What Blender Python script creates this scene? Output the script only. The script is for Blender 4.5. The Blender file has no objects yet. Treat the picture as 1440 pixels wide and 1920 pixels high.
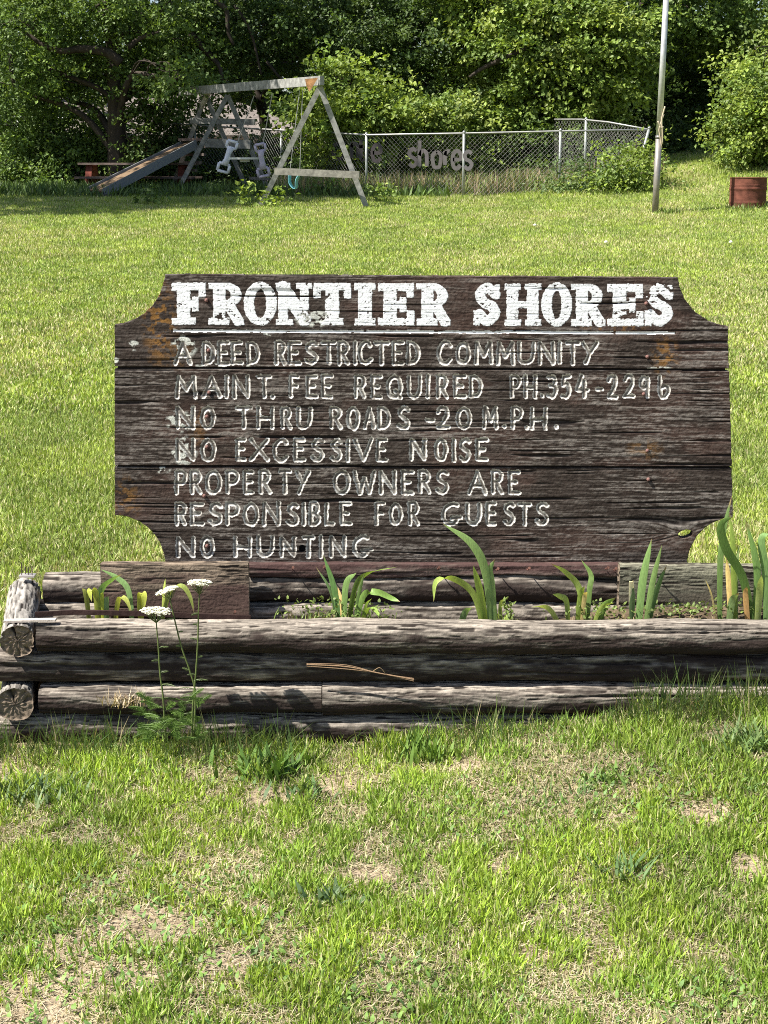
import bpy, bmesh, math
import numpy as np
from mathutils import Vector, Matrix

# ------------------------------------------------------------------ camera, sky, sun, exposure
scene = bpy.context.scene
COL = scene.collection
F_PX, CX, CY = 2880.0, 720.0, 960.0          # focal length in pixels of the 1440x1920 photograph
PITCH, CAM_H = math.radians(12.5), 1.63
cam_d = bpy.data.cameras.new("camera")
cam_d.sensor_fit = 'HORIZONTAL'; cam_d.sensor_width = 36.0; cam_d.lens = 36.0 * F_PX / 1440.0
cam_d.clip_start = 0.05; cam_d.clip_end = 2000
cam = bpy.data.objects.new("camera", cam_d); COL.objects.link(cam)
cam.location = (0, 0, CAM_H); cam.rotation_euler = (math.pi / 2 - PITCH, 0, 0)
scene.camera = cam

SUN_DIR = Vector((0.55, 0.22, -0.80)).normalized()     # direction the light travels
w = bpy.data.worlds.new("World"); scene.world = w; w.use_nodes = True
nt = w.node_tree
sky = nt.nodes.new('ShaderNodeTexSky'); sky.sky_type = 'NISHITA'; sky.sun_disc = False
sky.sun_elevation = math.asin(-SUN_DIR.z)
sky.sun_rotation = math.atan2(-SUN_DIR.x, -SUN_DIR.y)
sky.air_density = 1.0; sky.dust_density = 1.5; sky.ozone_density = 1.0
bg = nt.nodes['Background']; bg.inputs['Strength'].default_value = 0.07
nt.links.new(sky.outputs[0], bg.inputs['Color'])
sun_d = bpy.data.lights.new("sun", 'SUN'); sun_d.energy = 5.0; sun_d.angle = math.radians(0.55)
sun_d.color = (1.0, 0.95, 0.86)
sun = bpy.data.objects.new("sun", sun_d); COL.objects.link(sun)
sun.rotation_euler = SUN_DIR.to_track_quat('-Z', 'Y').to_euler(); sun.location = (-20, -10, 40)
scene.view_settings.view_transform = 'Standard'; scene.view_settings.look = 'None'
scene.view_settings.exposure = 1.2; scene.view_settings.gamma = 1.0
scene.cycles.use_denoising = False; scene.cycles.filter_width = 1.0; scene.cycles.max_bounces = 6; scene.cycles.diffuse_bounces = 3; scene.cycles.transmission_bounces = 3
scene.cycles.transparent_max_bounces = 4; scene.cycles.glossy_bounces = 2

# ------------------------------------------------------------------ helpers
cp, sp = math.cos(PITCH), math.sin(PITCH)
def W(px, py, Y):
    """World point at depth Y that stands where the photograph has pixel (px,py). Arrays allowed."""
    a = (np.asarray(px, float) - CX) / F_PX; b = (np.asarray(py, float) - CY) / F_PX
    dy = cp - b * sp; dz = -sp - b * cp
    t = np.asarray(Y, float) / dy
    return np.stack(np.broadcast_arrays(a * t, Y + 0 * t, CAM_H + dz * t), -1)
def V(px, py, Y): return Vector(W(px, py, Y))

def _hash(i, j, s):
    n = (i.astype(np.int64) * 374761393 + j.astype(np.int64) * 668265263 + s * 974634777) & 0xffffffff
    n = ((n ^ (n >> 13)) * 1274126177) & 0xffffffff
    n = ((n ^ (n >> 15)) * 2246822519) & 0xffffffff
    return ((n ^ (n >> 16)) & 0xffff) / 65535.0
def vn(x, y, s=0):
    x = np.asarray(x, float); y = np.asarray(y, float); x, y = np.broadcast_arrays(x, y)
    i = np.floor(x); j = np.floor(y); fx = x - i; fy = y - j
    fx = fx * fx * (3 - 2 * fx); fy = fy * fy * (3 - 2 * fy)
    a = _hash(i, j, s); b = _hash(i + 1, j, s); c = _hash(i, j + 1, s); d = _hash(i + 1, j + 1, s)
    return (a * (1 - fx) + b * fx) * (1 - fy) + (c * (1 - fx) + d * fx) * fy
def fbm(x, y, s=0, o=4):
    r = 0; a = .5; t = 0
    for k in range(o):
        r = r + a * vn(np.asarray(x) * 2 ** k, np.asarray(y) * 2 ** k, s + 17 * k); t += a; a *= .5
    return r / t
def sst(a, b, x):
    t = np.clip((x - a) / (b - a), 0, 1); return t * t * (3 - 2 * t)
def lerp3(c0, c1, t):
    t = np.asarray(t)[..., None]; return np.asarray(c0) * (1 - t) + np.asarray(c1) * t

def gz(x, y):
    x = np.asarray(x, float); y = np.asarray(y, float)
    base = .048 * (np.clip(y, 4.6, 30) - 4.6) * sst(4.2, 7, y) - .075 * np.clip(y - 34.5, 0, 11)
    hill = .02 * np.clip(x - 2, 0, 9) * np.clip(y - 24, 0, 9)
    near = .13 * sst(-.25, 1.15, x) * sst(2.9, 3.95, y) * (1 - sst(4.6, 8, y))
    bump = .02 * (fbm(x * .6 + 9, y * .6 + 5, 3, 2) - .5) * sst(4.5, 9, y) + .012 * (fbm(x * 3, y * 3, 8, 2) - .5)
    return base + hill + near + bump
def G(px, py, dz=0):
    """Point of the ground seen at pixel (px,py)."""
    Y = 2.0
    last = None
    for Y in np.arange(2.5, 60, .02):
        p = W(px, py, Y)
        if p[2] <= gz(p[0], Y) + dz: return Vector(p)
    return Vector(p)

def tag(o, label, cat, group=None, kind=None):
    if label: o['label'] = label
    if cat: o['category'] = cat
    if group: o['group'] = group
    if kind: o['kind'] = kind
    return o
ORIG = {}
def thing(name, loc, label, cat, group=None):
    o = bpy.data.objects.new(name, None); COL.objects.link(o); o.location = loc; o.empty_display_size = .1
    ORIG[o.name] = Vector(loc); return tag(o, label, cat, group)

def npmesh(name, verts, face_sizes, loops, mat, parent=None, col=None, smooth=False, origin=None):
    verts = np.asarray(verts, np.float32).reshape(-1, 3)
    off = ORIG.get(parent.name, Vector((0, 0, 0))) if parent else Vector(origin or (0, 0, 0))
    verts = verts - np.array(off, np.float32)
    me = bpy.data.meshes.new(name)
    me.vertices.add(len(verts)); me.vertices.foreach_set('co', verts.ravel())
    loops = np.asarray(loops, np.int32).ravel(); fs = np.asarray(face_sizes, np.int32)
    me.loops.add(len(loops)); me.loops.foreach_set('vertex_index', loops)
    st = np.zeros(len(fs), np.int32); st[1:] = np.cumsum(fs)[:-1]
    me.polygons.add(len(fs)); me.polygons.foreach_set('loop_start', st)
    me.polygons.foreach_set('use_smooth', np.full(len(fs), bool(smooth)))
    me.update(calc_edges=True)
    if col is not None:
        c = np.ones((len(verts), 4), np.float32); c[:, :3] = col
        at = me.attributes.new('col', 'FLOAT_COLOR', 'POINT'); at.data.foreach_set('color', c.ravel())
    me.materials.append(mat)
    o = bpy.data.objects.new(name, me); COL.objects.link(o)
    if parent: o.parent = parent; ORIG[o.name] = off
    else: o.location = off; ORIG[o.name] = off
    return o

class MB:
    def __init__(s): s.v = []; s.f = []; s.c = []
    def add(s, vs, fs, col=(.5, .5, .5)):
        n = len(s.v); s.v += [tuple(p) for p in vs]; s.f += [[i + n for i in f] for f in fs]
        if len(np.shape(col)) == 1: s.c += [tuple(col)] * len(vs)
        else: s.c += [tuple(c) for c in col]
        return s
    def box(s, c, size, col=(.5, .5, .5), R=None):
        c = Vector(c); h = Vector(size) / 2; vs = []
        for dz in (-1, 1):
            for dx, dy in ((-1, -1), (1, -1), (1, 1), (-1, 1)):
                p = Vector((dx * h.x, dy * h.y, dz * h.z)); vs.append(c + (R @ p if R else p))
        return s.add(vs, [(3, 2, 1, 0), (4, 5, 6, 7), (0, 1, 5, 4), (1, 2, 6, 5), (2, 3, 7, 6), (3, 0, 4, 7)], col)
    def beam(s, a, b, wd, ht, up=(0, 0, 1), col=(.5, .5, .5)):
        a = Vector(a); b = Vector(b); d = (b - a).normalized(); sd = d.cross(Vector(up)).normalized(); u = sd.cross(d)
        vs = []
        for p in (a, b):
            for i, j in ((-1, -1), (1, -1), (1, 1), (-1, 1)): vs.append(p + sd * i * wd / 2 + u * j * ht / 2)
        return s.add(vs, [(3, 2, 1, 0), (4, 5, 6, 7), (0, 1, 5, 4), (1, 2, 6, 5), (2, 3, 7, 6), (3, 0, 4, 7)], col)
    def tube(s, pts, radii, n=8, col=(.5, .5, .5), cap=True):
        pts = [Vector(p) for p in pts]
        if not hasattr(radii, '__len__'): radii = [radii] * len(pts)
        vs = []; fs = []; ref = None
        for k, p in enumerate(pts):
            d = (pts[min(k + 1, len(pts) - 1)] - pts[max(k - 1, 0)]).normalized()
            if ref is None: ref = Vector((0, 0, 1)) if abs(d.z) < .9 else Vector((1, 0, 0))
            sd = d.cross(ref).normalized(); u = sd.cross(d); ref = u
            for q in range(n):
                a = 2 * math.pi * q / n; vs.append(p + (sd * math.cos(a) + u * math.sin(a)) * radii[k])
        for k in range(len(pts) - 1):
            for q in range(n):
                fs.append((k * n + q, k * n + (q + 1) % n, (k + 1) * n + (q + 1) % n, (k + 1) * n + q))
        if cap: fs += [tuple(range(n))[::-1], tuple(range((len(pts) - 1) * n, len(pts) * n))]
        return s.add(vs, fs, col)
    def ribbon(s, pts, widths, side, col, fold=.25):
        """Leaf blade: two strips meeting in a keel along pts."""
        pts = [Vector(p) for p in pts]; vs = []; fs = []; cs = []; n = len(pts)
        for k, p in enumerate(pts):
            d = (pts[min(k + 1, n - 1)] - pts[max(k - 1, 0)]).normalized()
            sd = Vector(side); sd = (sd - d * sd.dot(d)).normalized(); nn = sd.cross(d)
            wv = widths[k] / 2
            vs += [p - sd * wv, p + nn * wv * fold, p + sd * wv]
            c = col(k / (n - 1)) if callable(col) else col
            cs += [tuple(c), tuple(np.array(c) * .93), tuple(c)]
        for k in range(n - 1):
            a = 3 * k; fs += [(a, a + 1, a + 4, a + 3), (a + 1, a + 2, a + 5, a + 4)]
        return s.add(vs, fs, cs)
    def lathe(s, c, prof, n=24, col=(.5, .5, .5)):
        vs = []; fs = []
        for r, z in prof:
            for q in range(n):
                a = 2 * math.pi * q / n; vs.append(Vector(c) + Vector((r * math.cos(a), r * math.sin(a), z)))
        for k in range(len(prof) - 1):
            for q in range(n): fs.append((k * n + q, k * n + (q + 1) % n, (k + 1) * n + (q + 1) % n, (k + 1) * n + q))
        return s.add(vs, fs, col)
    def prism(s, poly, off, col=(.5, .5, .5)):
        n = len(poly); off = Vector(off); vs = [Vector(p) for p in poly] + [Vector(p) + off for p in poly]
        fs = [tuple(range(n)), tuple(range(2 * n - 1, n - 1, -1))] + [(i, i + n, (i + 1) % n + n, (i + 1) % n) for i in range(n)]
        return s.add(vs, fs, col)
    def build(s, name, mat, parent=None, smooth=False, origin=None):
        return npmesh(name, s.v, [len(f) for f in s.f], [i for f in s.f for i in f], mat, parent, np.array(s.c), smooth, origin)

def catmull(P, n=6):
    P = [np.asarray(p, float) for p in P]; Q = [2 * P[0] - P[1]] + P + [2 * P[-1] - P[-2]]; out = []
    for k in range(len(P) - 1):
        a, b, c, d = Q[k:k + 4]
        for t in np.arange(n) / n:
            out.append(.5 * (2 * b + (c - a) * t + (2 * a - 5 * b + 4 * c - d) * t * t + (3 * b - 3 * c + d - a) * t ** 3))
    out.append(P[-1]); return out

# ------------------------------------------------------------------ materials
def mat_new(name):
    m = bpy.data.materials.new(name); m.use_nodes = True; n = m.node_tree.nodes; l = m.node_tree.links
    return m, n, l, n['Principled BSDF'], n['Material Output']
def mat_attr(name, rough=.8, spec=.2, noise=(30, .25), bump=0, bscale=60, transl=0, stretch=None, metal=0):
    """Colour from the mesh's own 'col' attribute, broken up by noise, with optional bump and leaf translucency."""
    m, n, l, b, out = mat_new(name)
    at = n.new('ShaderNodeAttribute'); at.attribute_name = 'col'
    tc = n.new('ShaderNodeTexCoord'); mp = n.new('ShaderNodeMapping'); l.new(tc.outputs['Object'], mp.inputs[0])
    if stretch: mp.inputs['Scale'].default_value = stretch
    no = n.new('ShaderNodeTexNoise'); no.inputs['Scale'].default_value = noise[0]; no.inputs['Detail'].default_value = 5
    l.new(mp.outputs[0], no.inputs['Vector'])
    mr = n.new('ShaderNodeMapRange'); mr.inputs[1].default_value = .3; mr.inputs[2].default_value = .7
    mr.inputs[3].default_value = 1 - noise[1]; mr.inputs[4].default_value = 1 + noise[1]
    l.new(no.outputs[0], mr.inputs[0])
    mu = n.new('ShaderNodeVectorMath'); mu.operation = 'SCALE'
    l.new(at.outputs['Color'], mu.inputs[0]); l.new(mr.outputs[0], mu.inputs['Scale'])
    l.new(mu.outputs[0], b.inputs['Base Color'])
    b.inputs['Roughness'].default_value = rough; b.inputs['Specular IOR Level'].default_value = spec
    b.inputs['Metallic'].default_value = metal
    if bump:
        n2 = n.new('ShaderNodeTexNoise'); n2.inputs['Scale'].default_value = bscale; n2.inputs['Detail'].default_value = 6
        l.new(mp.outputs[0], n2.inputs['Vector'])
        bp = n.new('ShaderNodeBump'); bp.inputs['Strength'].default_value = bump; bp.inputs['Distance'].default_value = .01
        l.new(n2.outputs[0], bp.inputs['Height']); l.new(bp.outputs[0], b.inputs['Normal'])
    if transl:
        tr = n.new('ShaderNodeBsdfTranslucent'); mx = n.new('ShaderNodeMixShader'); mx.inputs[0].default_value = transl
        tm = n.new('ShaderNodeVectorMath'); tm.operation = 'MULTIPLY'; tm.inputs[1].default_value = (1.35, 1.35, .6)
        l.new(mu.outputs[0], tm.inputs[0]); l.new(tm.outputs[0], tr.inputs['Color'])
        l.new(b.outputs[0], mx.inputs[1]); l.new(tr.outputs[0], mx.inputs[2]); l.new(mx.outputs[0], out.inputs[0])
    return m
M_wood = mat_attr('weathered_wood', .85, .15, (90, .15), .25, 120)
M_paint = mat_attr('flaking_white_paint', .6, .3, (120, .10), .15, 150)
M_grey = mat_attr('grey_timber', .85, .15, (14, .35), .2, 40)
M_leaf = mat_attr('tree_leaf', .52, .3, (1.3, .25), transl=.30)
M_blade = mat_attr('grass_blade', .55, .3, (2.0, .18), transl=.22)
M_iris = mat_attr('iris_leaf', .5, .3, (60, .22), transl=.3, stretch=(6, 6, 1))
M_bark = mat_attr('bark', .95, .1, (9, .4), .6, 25, stretch=(1, 1, .25))
M_plain = mat_attr('plain_surface', .6, .3, (25, .12))
M_metal = mat_attr('galvanised_metal', .45, .5, (12, .2), metal=.4)
M_rust = mat_attr('rust', .9, .15, (10, .45), .3, 60)
M_roof = mat_attr('roof_shingle', .95, .1, (6, .3), .3, 30)
M_petal = mat_attr('white_petal', .8, .1, (60, .06), transl=.2)

# ground sheet: soil under the thin grass, thatch further off
def ground_material():
    m, n, l, b, out = mat_new('lawn_soil')
    at = n.new('ShaderNodeAttribute'); at.attribute_name = 'col'
    tc = n.new('ShaderNodeTexCoord')
    n1 = n.new('ShaderNodeTexNoise'); n1.inputs['Scale'].default_value = 55; n1.inputs['Detail'].default_value = 8
    n2 = n.new('ShaderNodeTexNoise'); n2.inputs['Scale'].default_value = 7; n2.inputs['Detail'].default_value = 6
    for q in (n1, n2): l.new(tc.outputs['Object'], q.inputs['Vector'])
    mr = n.new('ShaderNodeMapRange'); mr.inputs[1].default_value = .3; mr.inputs[2].default_value = .7; mr.inputs[3].default_value = .55; mr.inputs[4].default_value = 1.35
    mr2 = n.new('ShaderNodeMapRange'); mr2.inputs[1].default_value = .35; mr2.inputs[2].default_value = .65; mr2.inputs[3].default_value = .8; mr2.inputs[4].default_value = 1.2
    l.new(n1.outputs[0], mr.inputs[0]); l.new(n2.outputs[0], mr2.inputs[0])
    mm = n.new('ShaderNodeMath'); mm.operation = 'MULTIPLY'; l.new(mr.outputs[0], mm.inputs[0]); l.new(mr2.outputs[0], mm.inputs[1])
    mu = n.new('ShaderNodeVectorMath'); mu.operation = 'SCALE'; l.new(at.outputs['Color'], mu.inputs[0]); l.new(mm.outputs[0], mu.inputs['Scale'])
    l.new(mu.outputs[0], b.inputs['Base Color']); b.inputs['Roughness'].default_value = 1; b.inputs['Specular IOR Level'].default_value = .05
    bp = n.new('ShaderNodeBump'); bp.inputs['Strength'].default_value = .7; bp.inputs['Distance'].default_value = .012
    l.new(n1.outputs[0], bp.inputs['Height']); l.new(bp.outputs[0], b.inputs['Normal'])
    return m
M_ground = ground_material()

# ------------------------------------------------------------------ ground
BARE = [(290, 1750, .19, .085), (180, 1850, .16, .07), (110, 1780, .12, .05), (630, 1478, .11, .06), (520, 1500, .12, .06), (420, 1815, .09, .05), (60, 1890, .22, .10), (480, 1720, .06, .04),
        (1000, 1800, .07, .04), (930, 1640, .05, .04), (1330, 1530, .1, .04), (20, 1450, .1, .06), (880, 1440, .06, .04), (1400, 1640, .07, .05), (700, 1650, .08, .04), (240, 1840, .1, .05)]
BARE_W = []
for px, py, rx, ry in BARE:
    p = G(px, py); BARE_W.append((p.x, p.y, rx * .85, ry * 1.5))
def bare(x, y):
    r = np.zeros(np.broadcast(x, y).shape)
    for bx, by, rx, ry in BARE_W:
        d = np.hypot((x - bx) / rx, (y - by) / ry) + .9 * (fbm(x * 9, y * 9, 31, 3) - .5)
        r = np.maximum(r, 1 - sst(.55, 1.15, d))
    return r
def lawn_tone(x, y): return fbm(x * 1.1 + 3, y * .7 + 1, 21, 3)
xs = np.concatenate([-np.geomspace(400, 9, 18), np.linspace(-8.5, -2.1, 40), np.linspace(-2, 2, 160), np.linspace(2.1, 11, 50), np.geomspace(11.5, 400, 18)])
ys = np.concatenate([-np.geomspace(200, 1, 10), np.linspace(0, 2.2, 8), np.linspace(2.25, 5, 130), np.linspace(5.05, 12, 60), np.linspace(12.2, 46, 110), np.geomspace(48, 900, 16)])
XX, YY = np.meshgrid(xs, ys)
ZZ = gz(XX, YY) + .006 * (fbm(XX * 22, YY * 22, 5, 3) - .5) * (YY < 6)
near = 1 - sst(4.4, 7.5, YY)
tone = lawn_tone(XX, YY)
cn = lerp3((.155, .125, .075), (.31, .245, .175), np.clip(.85 * bare(XX, YY) + .25 * fbm(XX * 5, YY * 5, 6), 0, 1))
cf = lerp3((.15, .19, .055), (.22, .22, .085), sst(.4, .65, tone))
gc = lerp3(cf, cn, near)
nx, ny = len(xs), len(ys)
idx = np.arange(nx * ny).reshape(ny, nx)
q = np.stack([idx[:-1, :-1], idx[:-1, 1:], idx[1:, 1:], idx[1:, :-1]], -1).reshape(-1, 4)
# opening under the raised bed is not needed: the bed's soil lies above the sheet
go = npmesh('ground', np.stack([XX, YY, ZZ], -1), np.full(len(q), 4), q, M_ground, col=gc.reshape(-1, 3), smooth=True)
tag(go, 'lawn ground rising gently away behind the sign, with bare tan soil patches in front', 'ground', kind='structure')

# ------------------------------------------------------------------ the sign: three routed planks
SY = 4.55
STROKES = {   # hand-routed capitals: (smooth?, points) in a unit box
 'A': [(0, [(0, 0), (.5, 1), (1, 0)]), (0, [(.2, .36), (.8, .36)])],
 'B': [(0, [(0, 0), (0, 1)]), (1, [(0, 1), (.55, 1), (.88, .78), (.55, .54), (0, .54)]), (1, [(.5, .54), (1, .28), (.6, 0), (0, 0)])],
 'C': [(1, [(1, .86), (.75, 1), (.35, .97), (.06, .7), (.02, .38), (.25, .06), (.65, 0), (1, .16)])],
 'D': [(0, [(0, 0), (0, 1)]), (1, [(0, 1), (.5, .96), (.92, .72), (.98, .42), (.7, .1), (0, 0)])],
 'E': [(0, [(1, 1), (0, 1), (0, 0), (1, 0)]), (0, [(0, .52), (.75, .52)])],
 'F': [(0, [(1, 1), (0, 1), (0, 0)]), (0, [(0, .52), (.75, .52)])],
 'G': [(1, [(.8, .95), (.5, 1), (.12, .8), (0, .4), (.2, .06), (.5, 0), (.72, .12), (.78, .34)]), (0, [(.5, .3), (1, .34)])],
 'H': [(0, [(0, 0), (0, 1)]), (0, [(1, 0), (1, 1)]), (0, [(0, .45), (1, .45)])],
 'I': [(0, [(.5, 0), (.5, 1)])],
 'L': [(0, [(0, 1), (0, 0), (1, 0)])],
 'M': [(0, [(0, 0), (.08, 1), (.5, .35), (.92, 1), (1, 0)])],
 'N': [(0, [(0, 0), (0, 1), (1, 0), (1, 1)])],
 'O': [(1, [(.5, 1), (.15, .85), (0, .5), (.15, .13), (.5, 0), (.85, .13), (1, .5), (.85, .85), (.5, 1)])],
 'P': [(0, [(0, 0), (0, 1)]), (1, [(0, 1), (.6, 1), (1, .78), (.7, .48), (0, .45)])],
 'Q': [(1, [(.5, 1), (.15, .85), (0, .5), (.15, .13), (.5, 0), (.85, .13), (1, .5), (.85, .85), (.5, 1)]), (0, [(.6, .3), (1, -.05)])],
 'R': [(0, [(0, 0), (0, 1)]), (1, [(0, 1), (.6, 1), (.95, .78), (.65, .52), (0, .48)]), (0, [(.4, .48), (1, 0)])],
 'S': [(1, [(.95, .9), (.6, 1), (.2, .9), (.1, .7), (.4, .54), (.8, .4), (.92, .2), (.6, .01), (.25, .02), (0, .14)])],
 'T': [(0, [(0, 1), (1, 1)]), (0, [(.5, 1), (.5, 0)])],
 'U': [(1, [(0, 1), (0, .5), (.08, .15), (.4, 0), (.8, .1), (.98, .4), (1, 1)])],
 'V': [(0, [(0, 1), (.5, 0), (1, 1)])],
 'W': [(0, [(0, 1), (.28, 0), (.52, .7), (.76, 0), (1, 1)])],
 'X': [(0, [(0, 0), (1, 1)]), (0, [(0, 1), (1, 0)])],
 'Y': [(0, [(0, 1), (.5, .45), (1, 1)]), (0, [(.5, .45), (.2, 0)])],
 '.': [(0, [(.5, .02), (.5, .05)])], '-': [(0, [(0, .38), (1, .4)])],
 '0': None,
 '2': [(1, [(.02, .8), (.3, 1), (.8, .95), (.9, .68), (.55, .35), (.02, .02)]), (0, [(.02, .02), (1, .02)])],
 '3': [(1, [(.05, .95), (.6, 1), (.9, .8), (.6, .56), (.3, .54)]), (1, [(.3, .54), (.8, .5), (1, .25), (.6, 0), (0, .08)])],
 '4': [(0, [(.5, 1), (.05, .32), (1, .32)]), (0, [(.72, .75), (.72, 0)])],
 '5': [(0, [(.95, 1), (.2, .98), (.15, .58)]), (1, [(.15, .58), (.65, .62), (.98, .32), (.6, .02), (0, .06)])],
 '6': [(1, [(.1, 1), (.12, .4), (.2, .05), (.6, 0), (1, .28), (.75, .55), (.15, .42)])],
 '9': [(1, [(.9, .85), (.5, 1), (.1, .85), (.05, .58), (.45, .44), (.9, .62)]), (0, [(.92, .95), (.88, 0)])],
}
STROKES['0'] = STROKES['O']
LINES = [  # (top y, bottom y, letters with their left and right edges)
 (640, 684, "A 325 360 D 379 404 E 408 431 E 433 456 D 462 487 R 515 537 E 540 565 S 571 598 T 602 631 R 633 656 I 662 669 C 671 698 T 700 731 E 735 758 D 762 787 C 820 848 O 854 883 M 889 925 M 930 966 U 970 1004 N 1009 1041 I 1046 1053 T 1060 1088 Y 1090 1122"),
 (703, 747, "M 329 370 A 378 416 I 421 429 N 436 468 T 481 510 . 509 514 F 542 562 E 574 596 E 602 625 R 664 687 E 695 717 Q 724 755 U 763 791 I 799 806 R 818 841 E 850 874 D 880 905 P 956 977 H 982 1007 . 1014 1020 3 1025 1046 5 1051 1071 4 1077 1104 - 1116 1132 2 1137 1159 2 1168 1191 9 1197 1219 6 1232 1257"),
 (762, 805, "N 330 366 O 376 404 T 442 473 H 481 514 R 526 548 U 556 585 R 618 642 O 650 675 A 681 705 D 708 733 S 744 770 - 801 812 2 817 844 O 855 885 M 904 934 . 943 948 P 958 981 . 985 990 H 994 1026 . 1041 1046"),
 (822, 865, "N 330 366 O 376 405 E 442 462 X 468 505 C 511 541 E 550 573 S 583 609 S 619 643 I 649 656 V 662 700 E 705 727 N 768 799 O 814 839 I 847 855 S 860 884 E 892 916"),
 (882, 927, "P 328 351 R 356 379 O 384 416 P 423 449 E 456 477 R 485 509 T 522 547 Y 553 582 O 624 657 W 661 705 N 711 743 E 752 776 R 784 808 S 817 843 A 877 914 R 921 944 E 953 976"),
 (942, 986, "R 328 351 E 357 383 S 390 418 P 423 450 O 455 486 N 492 526 S 537 562 I 566 573 B 579 602 L 608 627 E 637 660 F 702 723 O 729 755 R 765 787 G 828 867 U 873 903 E 911 932 S 944 967 T 971 997 S 1004 1030"),
 (1005, 1046, "N 330 366 O 375 402 H 438 472 U 481 514 N 525 555 T 566 591 I 598 606 N 617 649 G 660 700"),
]
# grid of the sign in photograph pixels (1 px = 1.6 mm on the boards)
gx = np.arange(208, 1382, 1.0); gy = np.arange(508, 1062, 1.0)
PX, PY = np.meshgrid(gx, gy)
WX = (PX - 720) / 633.0; WZ = -PY / 633.0
DIST = np.full(PX.shape, 99.0)
def stamp(pts, D=None):
    D = DIST if D is None else D
    for (x0, y0), (x1, y1) in zip(pts[:-1], pts[1:]):
        i0, i1 = int(max(0, min(x0, x1) - 208 - 12)), int(max(x0, x1) - 208 + 13)
        j0, j1 = int(max(0, min(y0, y1) - 508 - 12)), int(max(y0, y1) - 508 + 13)
        X = PX[j0:j1, i0:i1]; Y = PY[j0:j1, i0:i1]
        dx, dy = x1 - x0, y1 - y0; L = dx * dx + dy * dy + 1e-6
        t = np.clip(((X - x0) * dx + (Y - y0) * dy) / L, 0, 1)
        D[j0:j1, i0:i1] = np.minimum(D[j0:j1, i0:i1], np.hypot(X - x0 - t * dx, Y - y0 - t * dy))
rl = np.random.RandomState(4)
for top, bot, s in LINES:
    tok = s.split()
    for k in range(0, len(tok), 3):
        ch, a, b = tok[k], float(tok[k + 1]), float(tok[k + 2])
        mg = 3.5 if b - a > 12 else 0
        a += mg; b -= mg; t2 = top + 3 + rl.uniform(-1, 1); b2 = bot - 3 + rl.uniform(-1, 1)
        for sm, pts in STROKES[ch]:
            P = [(a + (b - a) * u + rl.uniform(-.5, .5), b2 + (t2 - b2) * v + rl.uniform(-.5, .5)) for u, v in pts]
            if len(pts) > 2 and pts[0] == pts[-1]: P[-1] = P[0]
            stamp([tuple(p) for p in catmull(P, 5)] if sm else P)
stamp([(324, 620.5), (700, 622), (1000, 623.5), (1266, 624)]) if False else None
RULE = np.full(PX.shape, 99.0); stamp([(324, 620), (640, 621.5), (1000, 623), (1266, 624.5)], RULE)

# headline: bold slab-serif capitals painted flat
HEAD = np.full(PX.shape, 99.0)     # signed distance, <0 inside
def hbox(x0, x1, y0, y1):
    global HEAD
    d = np.maximum(np.maximum(x0 - PX, PX - x1), np.maximum(y0 - PY, PY - y1)); HEAD = np.minimum(HEAD, d)
def hstroke(pts, r):
    global HEAD
    for (x0, y0), (x1, y1) in zip(pts[:-1], pts[1:]):
        dx, dy = x1 - x0, y1 - y0; L = dx * dx + dy * dy + 1e-6
        i0, i1 = int(max(0, min(x0, x1) - 250)), int(max(x0, x1) - 160); j1 = 140
        X = PX[:j1, i0:i1]; Y = PY[:j1, i0:i1]
        t = np.clip(((X - x0) * dx + (Y - y0) * dy) / L, 0, 1)
        HEAD[:j1, i0:i1] = np.minimum(HEAD[:j1, i0:i1], np.hypot(X - x0 - t * dx, Y - y0 - t * dy) - r)
def hring(x0, x1, y0, y1, wx, wy, half=None):
    global HEAD
    cx, cy = (x0 + x1) / 2, (y0 + y1) / 2
    o = np.hypot((PX - cx) / ((x1 - x0) / 2), (PY - cy) / ((y1 - y0) / 2)) - 1
    i = np.hypot((PX - cx) / ((x1 - x0) / 2 - wx), (PY - cy) / ((y1 - y0) / 2 - wy)) - 1
    d = np.maximum(o * min(x1 - x0, y1 - y0) / 2, -i * ((x1 - x0) / 2 - wx))
    if half: d = np.maximum(d, cx - PX)
    HEAD = np.minimum(HEAD, d)
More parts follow.
